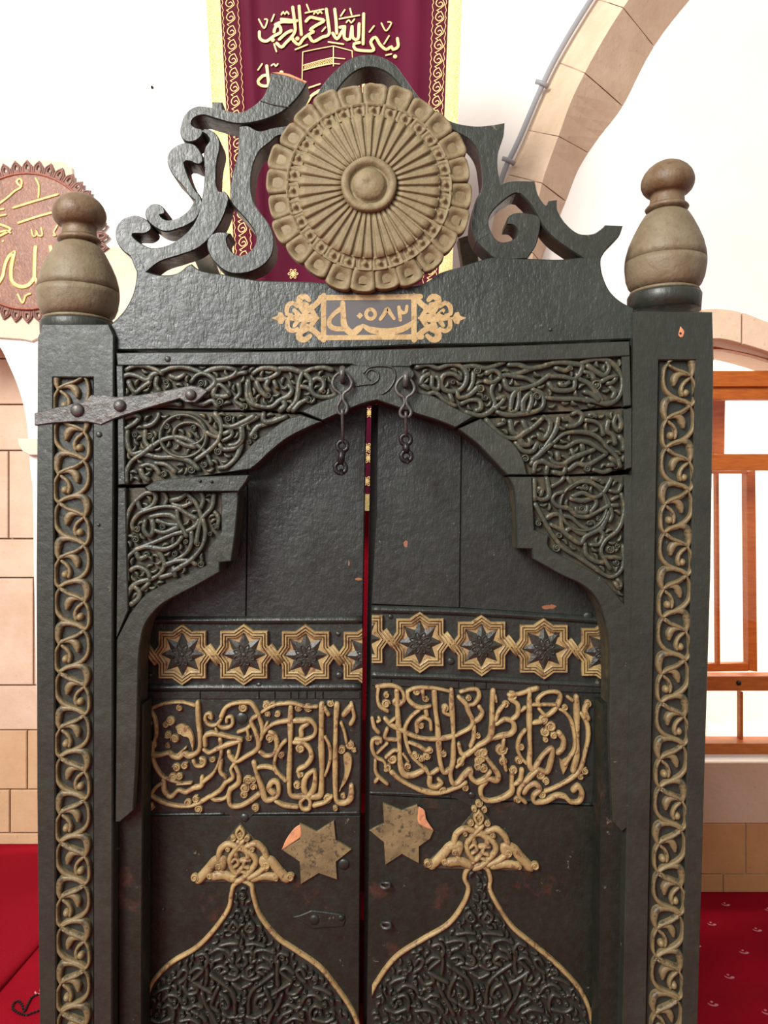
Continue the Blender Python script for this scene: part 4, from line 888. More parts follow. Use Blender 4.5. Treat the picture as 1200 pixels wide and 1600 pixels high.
carve(midR, Z8, S5, [[(650, 640), (720, 720), (800, 780), (900, 790), (980, 740), (1060, 690), (1110, 635)], [(750, 680), (800, 660), (790, 640)], [(850, 650), (870, 740), (920, 760)], [(960, 650), (990, 720)], [(920, 790), (960, 850), (1020, 840), (1010, 800)], [(1090, 760), (1110, 800), (1160, 780), (1170, 740)], [(900, 830), (960, 900), (1040, 900), (1080, 840)], [(1040, 980), (1120, 910), (1200, 840)]], [(980, 965, 42), (770, 670, 28)])
carve(midR, Z9, S5, [[(200, 720), (260, 670), (310, 620)], [(320, 610), (370, 650), (360, 740), (310, 800), (270, 760)], [(440, 620), (420, 720), (360, 820), (280, 920), (210, 1010)], [(400, 830), (480, 760), (580, 740), (700, 750), (790, 800), (860, 880), (930, 950), (960, 1030)], [(410, 860), (500, 870), (600, 820), (700, 830), (780, 880), (850, 920)], [(510, 690), (560, 690), (620, 660), (640, 600), (600, 570), (560, 590)], [(670, 640), (740, 650), (800, 690), (820, 760)], [(860, 650), (850, 730), (900, 770), (920, 840)], [(930, 600), (910, 670), (950, 730), (975, 660), (950, 600)], [(960, 780), (990, 830), (990, 890)],
    [(370, 960), (400, 1000), (480, 1010), (560, 960), (660, 920), (740, 890)], [(530, 1060), (600, 1010), (680, 1020), (760, 980), (840, 930)], [(300, 980), (400, 1030), (500, 1020)], [(430, 920), (440, 970)], [(550, 890), (570, 940)], [(640, 850), (650, 890)], [(880, 960), (920, 1010), (860, 1020)], [(230, 1080), (250, 1000), (330, 990)], [(340, 1090), (350, 1020)], [(400, 1080), (480, 1090), (500, 1040)], [(100, 780), (160, 850), (220, 830)], [(740, 1060), (820, 1080), (880, 1060)], [(700, 600), (730, 590), (760, 610)]],
    [(530, 690, 30), (930, 1035, 25), (720, 600, 30), (690, 1050, 38), (560, 920, 26), (300, 870, 30)], 34, field=FMR)
carve(lowR, Z10, 5.714, [[(200, 330), (280, 480), (350, 600), (450, 720), (580, 800), (700, 880), (820, 960), (900, 970), (970, 900), (985, 780), (980, 700)], [(230, 190), (260, 200), (250, 250)], [(200, 270), (260, 290), (320, 260), (310, 150), (300, 100)], [(350, 170), (420, 130), (450, 95)], [(500, 190), (580, 140), (660, 120), (760, 170), (830, 200)], [(450, 220), (380, 240), (350, 290), (400, 350), (500, 370), (560, 430), (660, 440), (760, 390), (850, 340)], [(530, 260), (620, 230), (720, 270), (800, 230), (860, 130), (870, 100)], [(520, 280), (620, 300), (720, 280), (740, 330), (690, 400)], [(430, 430), (520, 450), (600, 520), (690, 560), (780, 540), (830, 460), (850, 400)],
    [(960, 240), (985, 350), (970, 470), (920, 570), (820, 650), (780, 750), (830, 850), (860, 900)], [(800, 230), (850, 320), (880, 420), (860, 480)], [(340, 510), (430, 560), (500, 620), (600, 680), (640, 620), (740, 570), (800, 540)], [(640, 680), (650, 770), (720, 830), (800, 850)], [(690, 690), (770, 680), (800, 600), (770, 560)], [(310, 450), (360, 420), (420, 430), (430, 520), (460, 570), (520, 540), (580, 580), (650, 600)], [(860, 210), (930, 220), (960, 160)], [(880, 290), (930, 260)], [(870, 340), (930, 340)], [(800, 800), (880, 800), (960, 810)], [(910, 1030), (940, 1080), (960, 1040), (930, 1000)], [(560, 360), (570, 400), (650, 400), (660, 350)], [(190, 110), (195, 290)], [(490, 100), (520, 150)], [(700, 100), (760, 110), (800, 140)]],
    [(610, 370, 40), (640, 180, 34), (700, 360, 25), (760, 460, 28), (680, 500, 30), (410, 610, 34), (390, 720, 42), (230, 500, 34), (860, 730, 44), (930, 700, 30), (920, 850, 34), (760, 110, 28), (840, 610, 22), (235, 215, 32)], 34, loops=[(625, 350, 205, 215)], field=FLR)

# ---- iron strap across the left post
bm = NB(); MI = gate(YS - .0075)
plate(bm, [(54, 645), (85, 637), (105, 632), (130, 628), (142, 617), (165, 616), (180, 620), (217, 617), (253, 611), (283, 605), (299, 602), (314, 605), (325, 611), (314, 622), (305, 629), (290, 629), (281, 623), (244, 634), (207, 645), (180, 654), (157, 664), (140, 660), (115, 659), (85, 661), (54, 665)], MI, .006, ch=1.5, chm=.002)
w = [P(54, 646, YS - .0075), P(54, 664, YS - .0075)]
box(bm, (w[0].x - .001, w[0].y + .002, w[1].z), (w[0].x + .003, .12, w[0].z))
strap = link('iron_strap', bm, M_IRON, frame)
for x, y, r in ((121, 641, 11), (187.5, 634, 10), (298, 617, 9)):
    bm = NB(); dome(bm, x, y, r, MI, .009, 16); link('rivet', bm, M_IRON, strap)
for x, y, r in ((155, 679, 5), (154, 820, 3), (262, 561, 5), (690, 489, 2.2), (860, 515, 3)):
    bm = NB(); dome(bm, x, y, r, gate(0 if x < 170 else (YC if y < 530 else YS)), .003); link('nail', bm, M_PAINT, frame)

# ================================================================== THE DOOR LEAVES
def clip(bm, xl=None, xr=None, Y=0.0):
    """cut relief off at the edge of the leaf (picture column -> world x)"""
    for x, out in ((xl, -1), (xr, 1)):
        if x is None: continue
        bmesh.ops.bisect_plane(bm, geom=bm.verts[:] + bm.edges[:] + bm.faces[:], plane_co=(P(x, 800, Y).x, 0, 0), plane_no=(out, 0, 0), clear_outer=True)
def star_pts(c, ra, q):           # eight-pointed star: axis tips ra, square corners q
    out = []; d = 15.5 * ra / 48
    for i in range(4):
        a = i * math.pi / 2; ca, sa = math.cos(a), math.sin(a)
        for (x, y) in ((ra, 0), (q, d), (q, q), (d, q)): out.append((c[0] + ca * x - sa * y, c[1] + sa * x + ca * y))
    return out
def ring(bm, poly, M, width, h):
    """moulded band with two grooves along a closed mitred outline"""
    if signed(poly) < 0: poly = poly[::-1]
    prof = [(0, -.1), (.02, .8), (.08, .95), (.24, .95), (.28, .25), (.36, .25), (.40, .95), (.58, .95), (.62, .25), (.70, .25), (.74, .85), (.90, .7), (1.0, .2)]
    rings = [[bm.verts.new(M(x, y, v * h)) for x, y in offset(poly, u * width)] for u, v in prof]
    n = len(poly)
    for A, B in zip(rings, rings[1:]):
        for k in range(n): bm.faces.new((A[k], A[(k + 1) % n], B[(k + 1) % n], B[k]))
def star_tile(leafobj, c, YL, slope, xl, xr, R=48, Q=37):
    M = gate(YL); bm = NB()
    ring(bm, star_pts(c, R, Q), M, 12.5, .0085 + random.uniform(0, .0004))
    inner = offset(star_pts(c, R, Q)[::-1] if signed(star_pts(c, R, Q)) < 0 else star_pts(c, R, Q), 11.5)
    plate(bm, inner, lambda x, y, k=0: M(x, y, .0022 + k), .003, ch=.1, chm=.0002)
    bar = [(c[0] + 38, c[1] - 13, 13), (c[0] + 48, c[1], 13), (c[0] + 58, c[1] + 13, 13)]
    ridge(bm, bar, M, .0095, raw=True, ends=False, prof=[(-1, -.1), (-.97, .85), (-.6, .95), (-.5, .3), (-.36, .3), (-.28, .95), (.22, .95), (.32, .3), (.44, .3), (.54, .95), (.97, .85), (1, -.1)])
    clip(bm, xl, xr, YL)
    if not bm.verts: bm.free(); return
    s = link('star_frame', bm, M_GOLD, leafobj)
    bm = NB(); pts = []
    for i in range(16):
        a = i * math.pi / 8; r = 36 if i % 2 == 0 else 21
        pts.append((c[0] + r * math.cos(a), c[1] + r * math.sin(a)))
    vs = [bm.verts.new(M(x, y, .0020)) for x, y in pts]; mid = [bm.verts.new(M(c[0] + (x - c[0]) * .5, c[1] + (y - c[1]) * .5, .0062)) for x, y in pts]
    for k in range(16): bm.faces.new((vs[k], vs[(k + 1) % 16], mid[(k + 1) % 16], mid[k]))
    bm.faces.new(mid)
    for k in range(8):
        a = k * math.pi / 4 + .39; ca, sa = math.cos(a), math.sin(a); f = lambda r, q: (c[0] + ca * r - sa * q, c[1] + sa * r + ca * q)
        ridge(bm, [f(5, 0), f(9, 3), f(14, 2.6), f(17, 0), f(14, -2.6), f(9, -3)], lambda x, y, h: M(x, y, h + .005), .003, 2.2, True, step=2.0)
    dome(bm, c[0], c[1], 4, lambda x, y, h: M(x, y, h + .005), .004, 10)
    clip(bm, xl, xr, YL)
    if bm.verts: link('star_boss', bm, M_MEDCARVE, s)
    else: bm.free()
def strokes_mesh(sets):
    bm = NB(); return bm
def lettering(par, M, sets, name, mt, h):
    bm = NB()
    for Zf, sc, strokes, bosses, leaves in sets:
        for w, st in strokes: ridge(bm, [(x, y, w * 1.0 / sc * random.uniform(.93, 1.07)) for x, y in Zf(st)], M, h * random.uniform(.85, 1.06), step=2.4, wob=.13, prof=CHIS)
        for x, y, r in bosses:
            q = Zf([(x, y)])[0]; curl(bm, q[0], q[1], r / sc * 1.3, M, h * random.uniform(.7, .9))
        for lf in leaves: leaf(bm, Zf(lf), M, h * .8)
    return link(name, bm, mt, par)

# Kufic-thuluth panel, left leaf
ZA, ZB = zoom(215, 1080, 6.0), zoom(385, 1080, 6.0)
INL = [(ZA, 6.0, [(48, [(570, 100), (575, 250), (590, 400), (590, 520), (560, 570), (490, 600), (440, 570), (400, 610), (340, 600), (300, 570), (200, 590), (70, 580)]), (30, [(130, 160), (220, 120), (330, 100), (440, 100), (540, 130)]), (32, [(70, 110), (130, 180), (170, 260), (180, 400), (150, 500), (150, 620), (180, 710), (240, 790), (330, 830), (410, 850)]),
    (42, [(640, 500), (640, 420), (690, 390), (780, 400), (900, 430), (980, 450), (860, 490), (760, 530), (680, 570), (630, 540)]), (30, [(700, 250), (690, 205), (650, 210), (640, 260), (680, 310), (740, 310), (765, 280)]), (34, [(790, 250), (765, 310), (820, 340), (890, 310), (890, 240), (845, 240), (840, 280)]), (40, [(790, 230), (830, 150), (910, 110), (1000, 100), (1070, 110), (1120, 180), (1140, 220)]),
    (45, [(1130, 220), (1070, 270), (1110, 370), (1140, 470), (1120, 540), (1030, 600), (930, 650), (870, 600)]), (36, [(1140, 220), (1170, 320), (1170, 420), (1140, 470)]), (36, [(970, 450), (950, 560), (920, 650)]), (38, [(860, 560), (880, 620), (920, 660), (880, 720), (900, 800), (830, 850), (780, 920), (690, 980)]), (45, [(910, 670), (950, 760), (950, 850), (880, 910), (860, 980), (880, 1060), (960, 1070), (1060, 1020), (1140, 960)]),
    (36, [(690, 980), (740, 1010), (830, 990), (870, 900)]), (34, [(780, 440), (790, 560), (770, 650), (740, 720), (700, 780), (620, 840)]), (34, [(790, 640), (780, 740), (830, 800)]), (44, [(250, 830), (260, 930), (320, 980), (390, 920), (460, 940), (530, 900), (600, 880), (610, 800)]), (36, [(60, 880), (120, 960), (220, 1020), (340, 1060), (480, 1070), (580, 1040), (680, 980)]), (30, [(130, 960), (180, 890), (240, 850)]),
    (36, [(530, 640), (560, 690), (620, 690), (640, 640), (600, 620)]), (24, [(380, 860), (510, 850)]), (40, [(950, 375), (1020, 350), (1055, 320)]), (24, [(370, 600), (460, 520)]), (28, [(740, 340), (765, 400)]), (28, [(1030, 340), (1050, 430)])],
    [(400, 150, 30), (310, 270, 44), (270, 310, 28), (290, 400, 34), (355, 440, 40), (410, 370, 34), (290, 500, 26), (690, 230, 24), (995, 150, 40), (555, 1005, 34), (575, 1095, 38), (370, 710, 38), (450, 690, 34), (605, 650, 22), (710, 630, 28), (1040, 830, 42), (1090, 890, 34), (1010, 900, 44), (1000, 960, 34), (1090, 830, 28), (1050, 430, 30), (1105, 1080, 34), (395, 790, 34), (340, 800, 40), (480, 1040, 36), (110, 300, 30), (120, 1070, 40), (150, 500, 36)],
    [[(360, 330), (440, 300), (510, 360), (540, 450), (525, 555, 1), (505, 500), (480, 430), (420, 410)]]),
    (ZB, 6.0, [(50, [(420, 140), (415, 300), (415, 500), (405, 700), (405, 900), (430, 970), (520, 980), (600, 960), (640, 880), (640, 740), (560, 800), (540, 890), (560, 960)]), (34, [(550, 990), (510, 1030), (530, 1090), (590, 1090), (600, 1020), (570, 980)]), (54, [(710, 120), (705, 300), (705, 500), (710, 700), (705, 900), (690, 970), (620, 980)]), (50, [(850, 120), (840, 300), (835, 600), (835, 900), (850, 1020), (920, 1040), (980, 990), (985, 880)]),
    (34, [(890, 290), (920, 370), (940, 470)]), (40, [(985, 110), (1000, 170), (1010, 240), (980, 300)]), (46, [(985, 130), (945, 180), (915, 215)]), (34, [(730, 140), (770, 210)]), (32, [(740, 420), (780, 500), (790, 600), (770, 700), (740, 780)]), (44, [(450, 270), (520, 270), (600, 270), (650, 330), (640, 400), (580, 440), (470, 450)]), (44, [(580, 300), (520, 340), (520, 410)]), (44, [(450, 470), (540, 480), (600, 540), (610, 620), (560, 690), (490, 730), (500, 790)]),
    (34, [(150, 190), (250, 130), (350, 110), (450, 110), (560, 140), (660, 140)]), (42, [(130, 560), (190, 600), (260, 580), (290, 500), (270, 410), (225, 375)]), (42, [(150, 400), (210, 330), (290, 290), (400, 270)]), (36, [(370, 460), (330, 500), (290, 570), (270, 640), (270, 700), (310, 770), (370, 830)]), (36, [(110, 710), (180, 700), (260, 720), (290, 760)]), (50, [(75, 660), (100, 760), (150, 900), (180, 1000), (240, 1010), (300, 960), (300, 860), (250, 840), (215, 900), (260, 950)]), (38, [(280, 1020), (360, 1060), (480, 1075)]), (38, [(640, 1060), (740, 1030), (800, 980)]), (28, [(200, 290), (170, 350)])],
    [(970, 500, 40), (895, 540, 36), (1010, 540, 24), (790, 110, 32), (510, 530, 44), (515, 770, 26), (190, 130, 40), (490, 150, 34), (580, 150, 38), (250, 120, 30), (335, 590, 30), (760, 1000, 40), (835, 1090, 24), (90, 1080, 34), (295, 205, 28), (480, 870, 34), (200, 210, 28), (220, 430, 40), (910, 970, 24)],
    [[(910, 590), (950, 568), (992, 610), (985, 720), (940, 840), (868, 935, 1), (900, 840), (922, 740)]])]
ZC, ZD = zoom(565, 1055, 6.0), zoom(745, 1055, 6.0)
INR = [(ZC, 6.0, [(40, [(150, 100), (240, 90), (320, 100), (380, 140), (400, 220), (360, 270)]), (38, [(160, 110), (150, 200), (170, 280), (240, 330)]), (52, [(330, 140), (335, 280), (345, 450), (355, 650), (365, 830), (400, 920), (480, 930), (570, 890)]), (50, [(680, 140), (690, 300), (710, 450), (720, 600), (735, 800), (770, 900), (830, 880)]), (48, [(840, 130), (845, 300), (855, 450), (860, 600), (855, 800), (830, 900), (850, 1000), (900, 1000), (960, 930), (1020, 880), (1020, 940), (1070, 990), (1150, 960), (1200, 900)]),
    (34, [(430, 150), (480, 120), (560, 110), (680, 115), (760, 130), (840, 150)]), (38, [(430, 150), (440, 220), (500, 280), (570, 300), (640, 280)]), (40, [(570, 130), (580, 200)]), (36, [(540, 320), (460, 390), (410, 480), (410, 560), (430, 660), (470, 750), (540, 820), (600, 870)]), (42, [(220, 400), (280, 460), (380, 510), (480, 560), (600, 590), (720, 590), (840, 570), (940, 530), (1020, 480), (1040, 420), (1000, 330), (980, 270), (910, 200)]), (38, [(930, 150), (1000, 130), (1080, 130), (1100, 190), (1060, 260), (1000, 280)]),
    (48, [(1100, 290), (1130, 340), (1100, 400), (1050, 430)]), (38, [(1050, 470), (1050, 580), (1020, 660)]), (42, [(910, 640), (930, 720), (980, 740), (1060, 680), (1200, 580)]), (38, [(960, 750), (930, 810), (890, 850)]), (40, [(600, 320), (610, 370)]), (38, [(520, 520), (520, 440), (580, 390), (640, 420), (650, 500)]), (36, [(780, 290), (770, 340), (830, 370)]), (34, [(100, 400), (120, 480), (160, 530)]), (24, [(150, 430), (175, 415), (160, 390)]), (36, [(180, 620), (180, 590), (110, 595), (100, 680), (140, 760), (210, 800), (240, 880)]),
    (42, [(280, 900), (360, 970), (480, 1040), (620, 1090), (760, 1090), (900, 1040), (970, 1000)]), (32, [(130, 790), (130, 880), (160, 940), (240, 1010)]), (28, [(160, 950), (130, 990)]), (36, [(240, 500), (220, 580), (300, 600), (330, 600)]), (30, [(150, 720), (240, 630)]), (34, [(440, 620), (540, 660), (600, 700), (640, 690)]), (34, [(230, 760), (300, 700), (340, 700)]), (44, [(640, 940), (640, 1020), (700, 1040), (750, 1000), (720, 970)]), (42, [(600, 870), (640, 920), (710, 880)]), (28, [(390, 730), (440, 800)]), (30, [(310, 400), (260, 440)])],
    [(330, 255, 44), (235, 180, 28), (230, 265, 40), (520, 150, 40), (600, 215, 30), (1000, 210, 28), (1090, 560, 28), (560, 470, 30), (780, 300, 34), (500, 745, 36), (640, 700, 30), (560, 780, 30), (610, 750, 34), (290, 780, 46), (435, 850, 34), (1100, 720, 44), (1100, 800, 40), (1090, 850, 34), (970, 1050, 30), (930, 810, 38), (770, 730, 30), (150, 620, 26), (760, 1075, 34), (240, 860, 36)], []),
    (ZD, 6.0, [(50, [(150, 140), (140, 300), (140, 480), (110, 590), (0, 660)]), (28, [(170, 180), (180, 240)]), (48, [(490, 130), (490, 300), (490, 500), (495, 700), (490, 830), (530, 880), (560, 830), (620, 740), (700, 680), (690, 800), (650, 900), (560, 860)]), (44, [(300, 180), (400, 170), (480, 140), (560, 120)]), (42, [(310, 220), (380, 270), (380, 360), (330, 410)]), (36, [(260, 260), (200, 340), (170, 420)]), (48, [(180, 450), (260, 410), (330, 430), (350, 490), (320, 540), (240, 560), (130, 590)]), (30, [(410, 330), (450, 300)]),
    (40, [(580, 280), (570, 220), (640, 160), (740, 150), (780, 190), (750, 280), (690, 350), (640, 370), (580, 310)]), (28, [(520, 270), (640, 270), (740, 270)]), (40, [(530, 440), (600, 430)]), (56, [(770, 540), (810, 600), (800, 680), (760, 720)]), (34, [(770, 310), (830, 350), (880, 420), (910, 550), (910, 680), (860, 770), (820, 830)]), (52, [(930, 200), (935, 400), (935, 600), (930, 750), (900, 890)]), (34, [(850, 200), (890, 230)]), (40, [(970, 350), (1030, 450), (1040, 580), (1010, 720), (980, 840), (930, 920), (850, 980), (740, 1040), (640, 1080)]), (44, [(1030, 270), (1010, 330), (1040, 400)]),
    (34, [(450, 510), (400, 580), (380, 680), (410, 760), (460, 820)]), (36, [(250, 590), (240, 680)]), (30, [(240, 740), (270, 880)]), (44, [(420, 880), (400, 980), (330, 1010), (330, 900)]), (48, [(330, 1010), (320, 1090), (220, 1150), (100, 1170), (40, 1120), (40, 1040), (80, 990)]), (46, [(90, 770), (150, 850), (200, 930), (180, 980), (110, 960), (40, 990), (0, 1000)]), (44, [(560, 880), (480, 960), (410, 1040), (390, 1120), (450, 1180)]), (48, [(440, 1090), (480, 1030), (540, 1010), (590, 1060), (530, 1120), (540, 1180), (640, 1170), (740, 1120), (820, 1130), (880, 1180), (960, 1170), (980, 1090), (940, 1030), (900, 1070)])],
    [(330, 190, 44), (620, 410, 42), (690, 480, 48), (640, 530, 40), (720, 560, 34), (640, 600, 25), (820, 300, 30), (1010, 890, 34), (970, 945, 30), (1035, 260, 34), (410, 670, 34), (390, 790, 34), (230, 690, 54), (250, 800, 38), (600, 930, 44), (640, 980, 34), (340, 880, 38), (60, 720, 48), (40, 780, 44), (60, 870, 40), (380, 1160, 34), (610, 1110, 34), (270, 270, 34)],
    [[(770, 770, 1), (800, 790), (830, 770), (870, 760, 1), (850, 840), (805, 925, 1), (780, 850)]])]

# ogee medallion: half strokes relative to the axis, mirrored
ZM = lambda pts: [((x - 978) / 6, 1390 + y / 6) for x, y in pts]
MED = [[(890, 290), (860, 340), (900, 380), (940, 350), (900, 290)], [(770, 500), (860, 480), (930, 490)], [(680, 570), (760, 540), (850, 560), (870, 620)], [(560, 600), (620, 580), (660, 640), (640, 700)], [(640, 660), (650, 780), (640, 870)], [(690, 780), (790, 850), (870, 910), (910, 1000), (910, 1140)], [(520, 850), (600, 900), (690, 950)], [(500, 760), (560, 710), (620, 730), (560, 790), (520, 830)], [(390, 780), (430, 730), (470, 740), (450, 800), (390, 850)], [(760, 900), (720, 990), (700, 1080), (760, 1130)], [(780, 960), (840, 1000), (860, 1060), (820, 1090)],
       [(600, 960), (640, 1060), (700, 1160), (740, 1250)], [(240, 1010), (300, 970), (380, 980), (420, 1040)], [(160, 960), (220, 920), (300, 900)], [(240, 1080), (300, 1060), (340, 1120), (330, 1200)], [(130, 1190), (200, 1220), (310, 1190)], [(400, 1210), (500, 1190), (580, 1230)], [(430, 900), (480, 960), (560, 940), (540, 870)], [(430, 1080), (480, 1100), (540, 1060), (600, 1080)], [(720, 720), (790, 700), (840, 740), (780, 770)], [(880, 700), (930, 720), (920, 780), (870, 770)], [(860, 640), (900, 660), (890, 620)], [(900, 860), (950, 890), (978, 900)], [(780, 620), (720, 650), (700, 700)], [(940, 560), (900, 560), (880, 590)], [(800, 1150), (860, 1180), (930, 1170)], [(520, 1120), (600, 1160), (640, 1210)], [(820, 800), (900, 820), (960, 790)], [(960, 620), (930, 660), (960, 700)]]
MEDB = [(790, 400, 28), (300, 840, 34), (335, 765, 28), (280, 930, 25), (390, 950, 30), (205, 1060, 28), (350, 1030, 25), (440, 1030, 30), (978, 1110, 34), (800, 1060, 30), (760, 730, 28), (910, 740, 30), (470, 1100, 25), (900, 340, 22), (600, 620, 34), (700, 650, 30), (880, 600, 25), (250, 1130, 25), (420, 1150, 30), (560, 1150, 30), (660, 1130, 25), (520, 1010, 30), (978, 260, 26), (930, 240, 22), (978, 40, 36), (978, 520, 28), (978, 700, 26), (700, 850, 24), (840, 860, 24), (860, 1220, 28), (760, 1190, 26), (950, 1000, 28), (580, 1080, 24), (690, 560, 26), (490, 800, 22), (180, 1150, 24)]
ZT = zoom(280, 1260, 6.0)
PAL = [(64, [(190, 680), (280, 580), (340, 510), (410, 500), (400, 560)]), (64, [(1000, 670), (920, 580), (860, 510), (790, 500), (810, 560)]), (44, [(370, 480), (390, 400), (460, 350), (540, 370)]), (44, [(820, 470), (790, 400), (720, 345), (640, 370)]), (38, [(600, 320), (530, 400), (480, 480), (490, 560), (540, 620), (590, 570)]), (42, [(560, 330), (620, 400), (690, 450), (720, 520), (670, 600), (600, 670), (545, 695)]), (38, [(540, 470), (530, 410), (580, 390), (640, 430), (640, 490), (590, 500)]), (28, [(500, 510), (540, 480), (560, 530), (520, 560)]), (28, [(660, 500), (620, 500), (610, 550), (650, 570)]),
       (28, [(520, 650), (580, 600), (630, 620)]), (30, [(400, 600), (450, 640), (520, 650)]), (42, [(660, 660), (740, 620), (800, 570)]), (62, [(330, 650), (420, 640), (500, 670)]), (56, [(700, 670), (800, 650), (900, 660)]), (24, [(575, 190), (610, 240), (575, 300), (540, 240), (575, 190)])]
PALB = [(150, 660, 44), (1045, 655, 44), (510, 290, 34), (645, 290, 34), (578, 250, 22), (375, 555, 36), (820, 545, 44), (690, 395, 30), (460, 390, 26), (290, 640, 34), (910, 665, 26)]
PALT = [(575, 150, 1), (650, 240), (720, 320), (830, 480), (980, 590), (1085, 690, 1), (1080, 712, 1), (120, 714, 1), (110, 690, 1), (190, 610), (330, 470), (430, 330), (500, 240)]

def door_leaf(cfg):
    YL = cfg['Y']; M = gate(YL); zb = pz(600, .04, YL)
    D = thing('door_leaf', cfg['label'], 'door', P(cfg['hinge'], zb, YL))
    # boards of the leaf
    for poly, mt, lb in cfg['boards']:
        bm = NB(); plate(bm, [(x, y if y < 5000 else zb) for x, y in poly], M, .035, ch=1.2, chm=.002); o = link('board', bm, mt, D); 
        if lb: tag(o, lb)
    # flat fields of the carved bands
    for poly, dY, mt, nm in cfg['fields']:
        bm = NB(); plate(bm, poly, gate(YL + dY), .008, ch=1, chm=.0015); link(nm, bm, mt, D)
    for pts, w, h in cfg['mouldings']:
        bm = NB(); ridge(bm, [(x, y, w) for x, y in pts], M, h, raw=False, prof=[(-1, -.2), (-.9, .5), (-.5, .6), (-.3, 1), (.2, 1), (.5, .75), (.9, .4), (1, -.2)], ends=False); link('moulding', bm, M_DOOR, D)
    for c in cfg['stars']: star_tile(D, c, YL - .002, 0, cfg['xl'], cfg['xr'])
    for x0, x1, y0, y1 in cfg['tiles']:
        bm = NB(); sl = cfg['slope']; plate(bm, [(x0 + .6, y0 + sl * (x0 - cfg['x0'])), (x1 - .6, y0 + sl * (x1 - cfg['x0'])), (x1 - .6, y1 + sl * (x1 - cfg['x0'])), (x0 + .6, y1 + sl * (x0 - cfg['x0']))], gate(YL - .003 - random.uniform(0, .0015)), .005, ch=.7, chm=.001); link('strip_tile', bm, M_DOOR, D)
    pan = NB(); plate(pan, cfg['panel'], gate(YL - .001), .006, ch=1.2, chm=.0015); pan = link('inscription_panel', pan, M_DOOR, D)
    lettering(pan, gate(YL - .001), cfg['ins'], 'lettering', M_GOLD, .0095)
    # six-pointed star plaques
    bm = NB(); plate(bm, cfg['star6'], gate(YL - .006), .008, ch=.8, chm=.0015); st = link('star_plaque', bm, M_GOLD2, D)
    bm = NB(); leaf(bm, cfg['chip'], gate(YL - .0062), .0012); link('raw_chip', bm, M_RAW, st)
    # palmette
    tf = cfg['pal']; bm = NB(); plate(bm, tf(smooth_outline(ZT(PALT))), gate(YL - .003), .006, ch=1, chm=.0015); pb = link('palmette', bm, M_GROUND, D)
    bm = NB()
    for w, stt in PAL: ridge(bm, [(x, y, w / 6 * 1.38) for x, y in tf(ZT(stt))], gate(YL - .003), .008 * random.uniform(.8, 1.05), step=2.2)
    for x, y, r in PALB: q = tf(ZT([(x, y)]))[0]; curl(bm, q[0], q[1], r / 6 * 1.1, gate(YL - .003), .008)
    for x, y, r in cfg['flower']: curl(bm, x, y, r, gate(YL - .003), .008)
    link('palmette_carving', bm, M_GOLD, pb)
    # medallion
    L, R = cfg['ogee']; axx = cfg['axis']
    Lc, Rc = catmull(L, False, 4), catmull(R, False, 4)
    outline = Lc + Rc[::-1]; yb_ = 1676
    low = [(x, 2 * yb_ - y) for x, y in outline if y < yb_]
    full = [p for p in Lc if p[1] < yb_] + [(x, 2 * yb_ - y) for x, y in reversed([p for p in Lc if p[1] < yb_])]
    fullr = [p for p in Rc if p[1] < yb_] + [(x, 2 * yb_ - y) for x, y in reversed([p for p in Rc if p[1] < yb_])]
    bm = NB(); plate(bm, full + fullr[::-1], gate(YL - .0005), .004, ch=.5, chm=.0004); med = link('medallion', bm, M_DOOR, D)
    bm = NB()
    for c in (full, fullr): ridge(bm, [(x, y, 7.6) for x, y in c], gate(YL - .0005), .0075, raw=True)
    clip(bm, cfg['xl'], cfg['xr'], YL); link('medallion_border', bm, M_GOLD, med)
    bm = NB(); MM = gate(YL - .0005); sc = cfg['medscale']; occ = []
    def inside(x, y, m=4):
        yy = y if y < yb_ else 2 * yb_ - y
        def at(c):
            for a, b in zip(c, c[1:]):
                if min(a[1], b[1]) <= yy <= max(a[1], b[1]) and abs(b[1] - a[1]) > 1e-6: return a[0] + (b[0] - a[0]) * (yy - a[1]) / (b[1] - a[1])
            return None
        l, r = at(Lc), at(Rc)
        return l is not None and r is not None and l + m < x < r - m
    for mirr in (1, -1):
        for stt in MED:
            for vy in (0, 1):
                pts = [(axx + mirr * dx * sc, cfg['medy'] + (y - 1390)) for dx, y in ZM(stt)]
                if vy: pts = [(x, 2 * 1604 - y) for x, y in pts]
                if all(inside(x, y, 3) for x, y in pts): occ += [p[:2] for p in catmull(pts, False, 3)]; ridge(bm, [(x + random.uniform(-1, 1), y + random.uniform(-1, 1), random.uniform(6.2, 8.4)) for x, y in pts], MM, .0125 * random.uniform(.7, 1.05), step=2.4)
        for x, y, r in MEDB:
            dx, yy = ZM([(x, y)])[0]
            for vy in (0, 1):
                X, Yp = axx + mirr * dx * sc, cfg['medy'] + (yy - 1390)
                if vy: Yp = 2 * 1604 - Yp
                if inside(X, Yp, r / 6 + 2): occ.append((X, Yp)); curl(bm, X, Yp, r / 6 * random.uniform(1.0, 1.3), MM, .0115 * random.uniform(.7, 1.0))
    fill_field(bm, MM, [p for p in offset(dedupe(Lc + Rc[::-1])[::-1] if signed(dedupe(Lc + Rc[::-1])) < 0 else dedupe(Lc + Rc[::-1]), 6)], occ, .0115, 6.6, 5000, 6.8)
    o = link('arabesque', bm, M_MEDCARVE, med); o['kind'] = 'stuff'
    for x, y, r in cfg['rivets']:
        bm = NB(); dome(bm, x, y, r, gate(YL - .001), .004, 12); link('rivet', bm, M_DOOR, D)
    return D
tf_id = lambda pts: [p[:2] for p in pts]
tf_r = lambda pts: [(748 + (p[0] - 376) * 1.12 , 1263 + (p[1] - 1288) * 1.06 + (p[0] - 376) * .035) for p in pts]
YD = .092
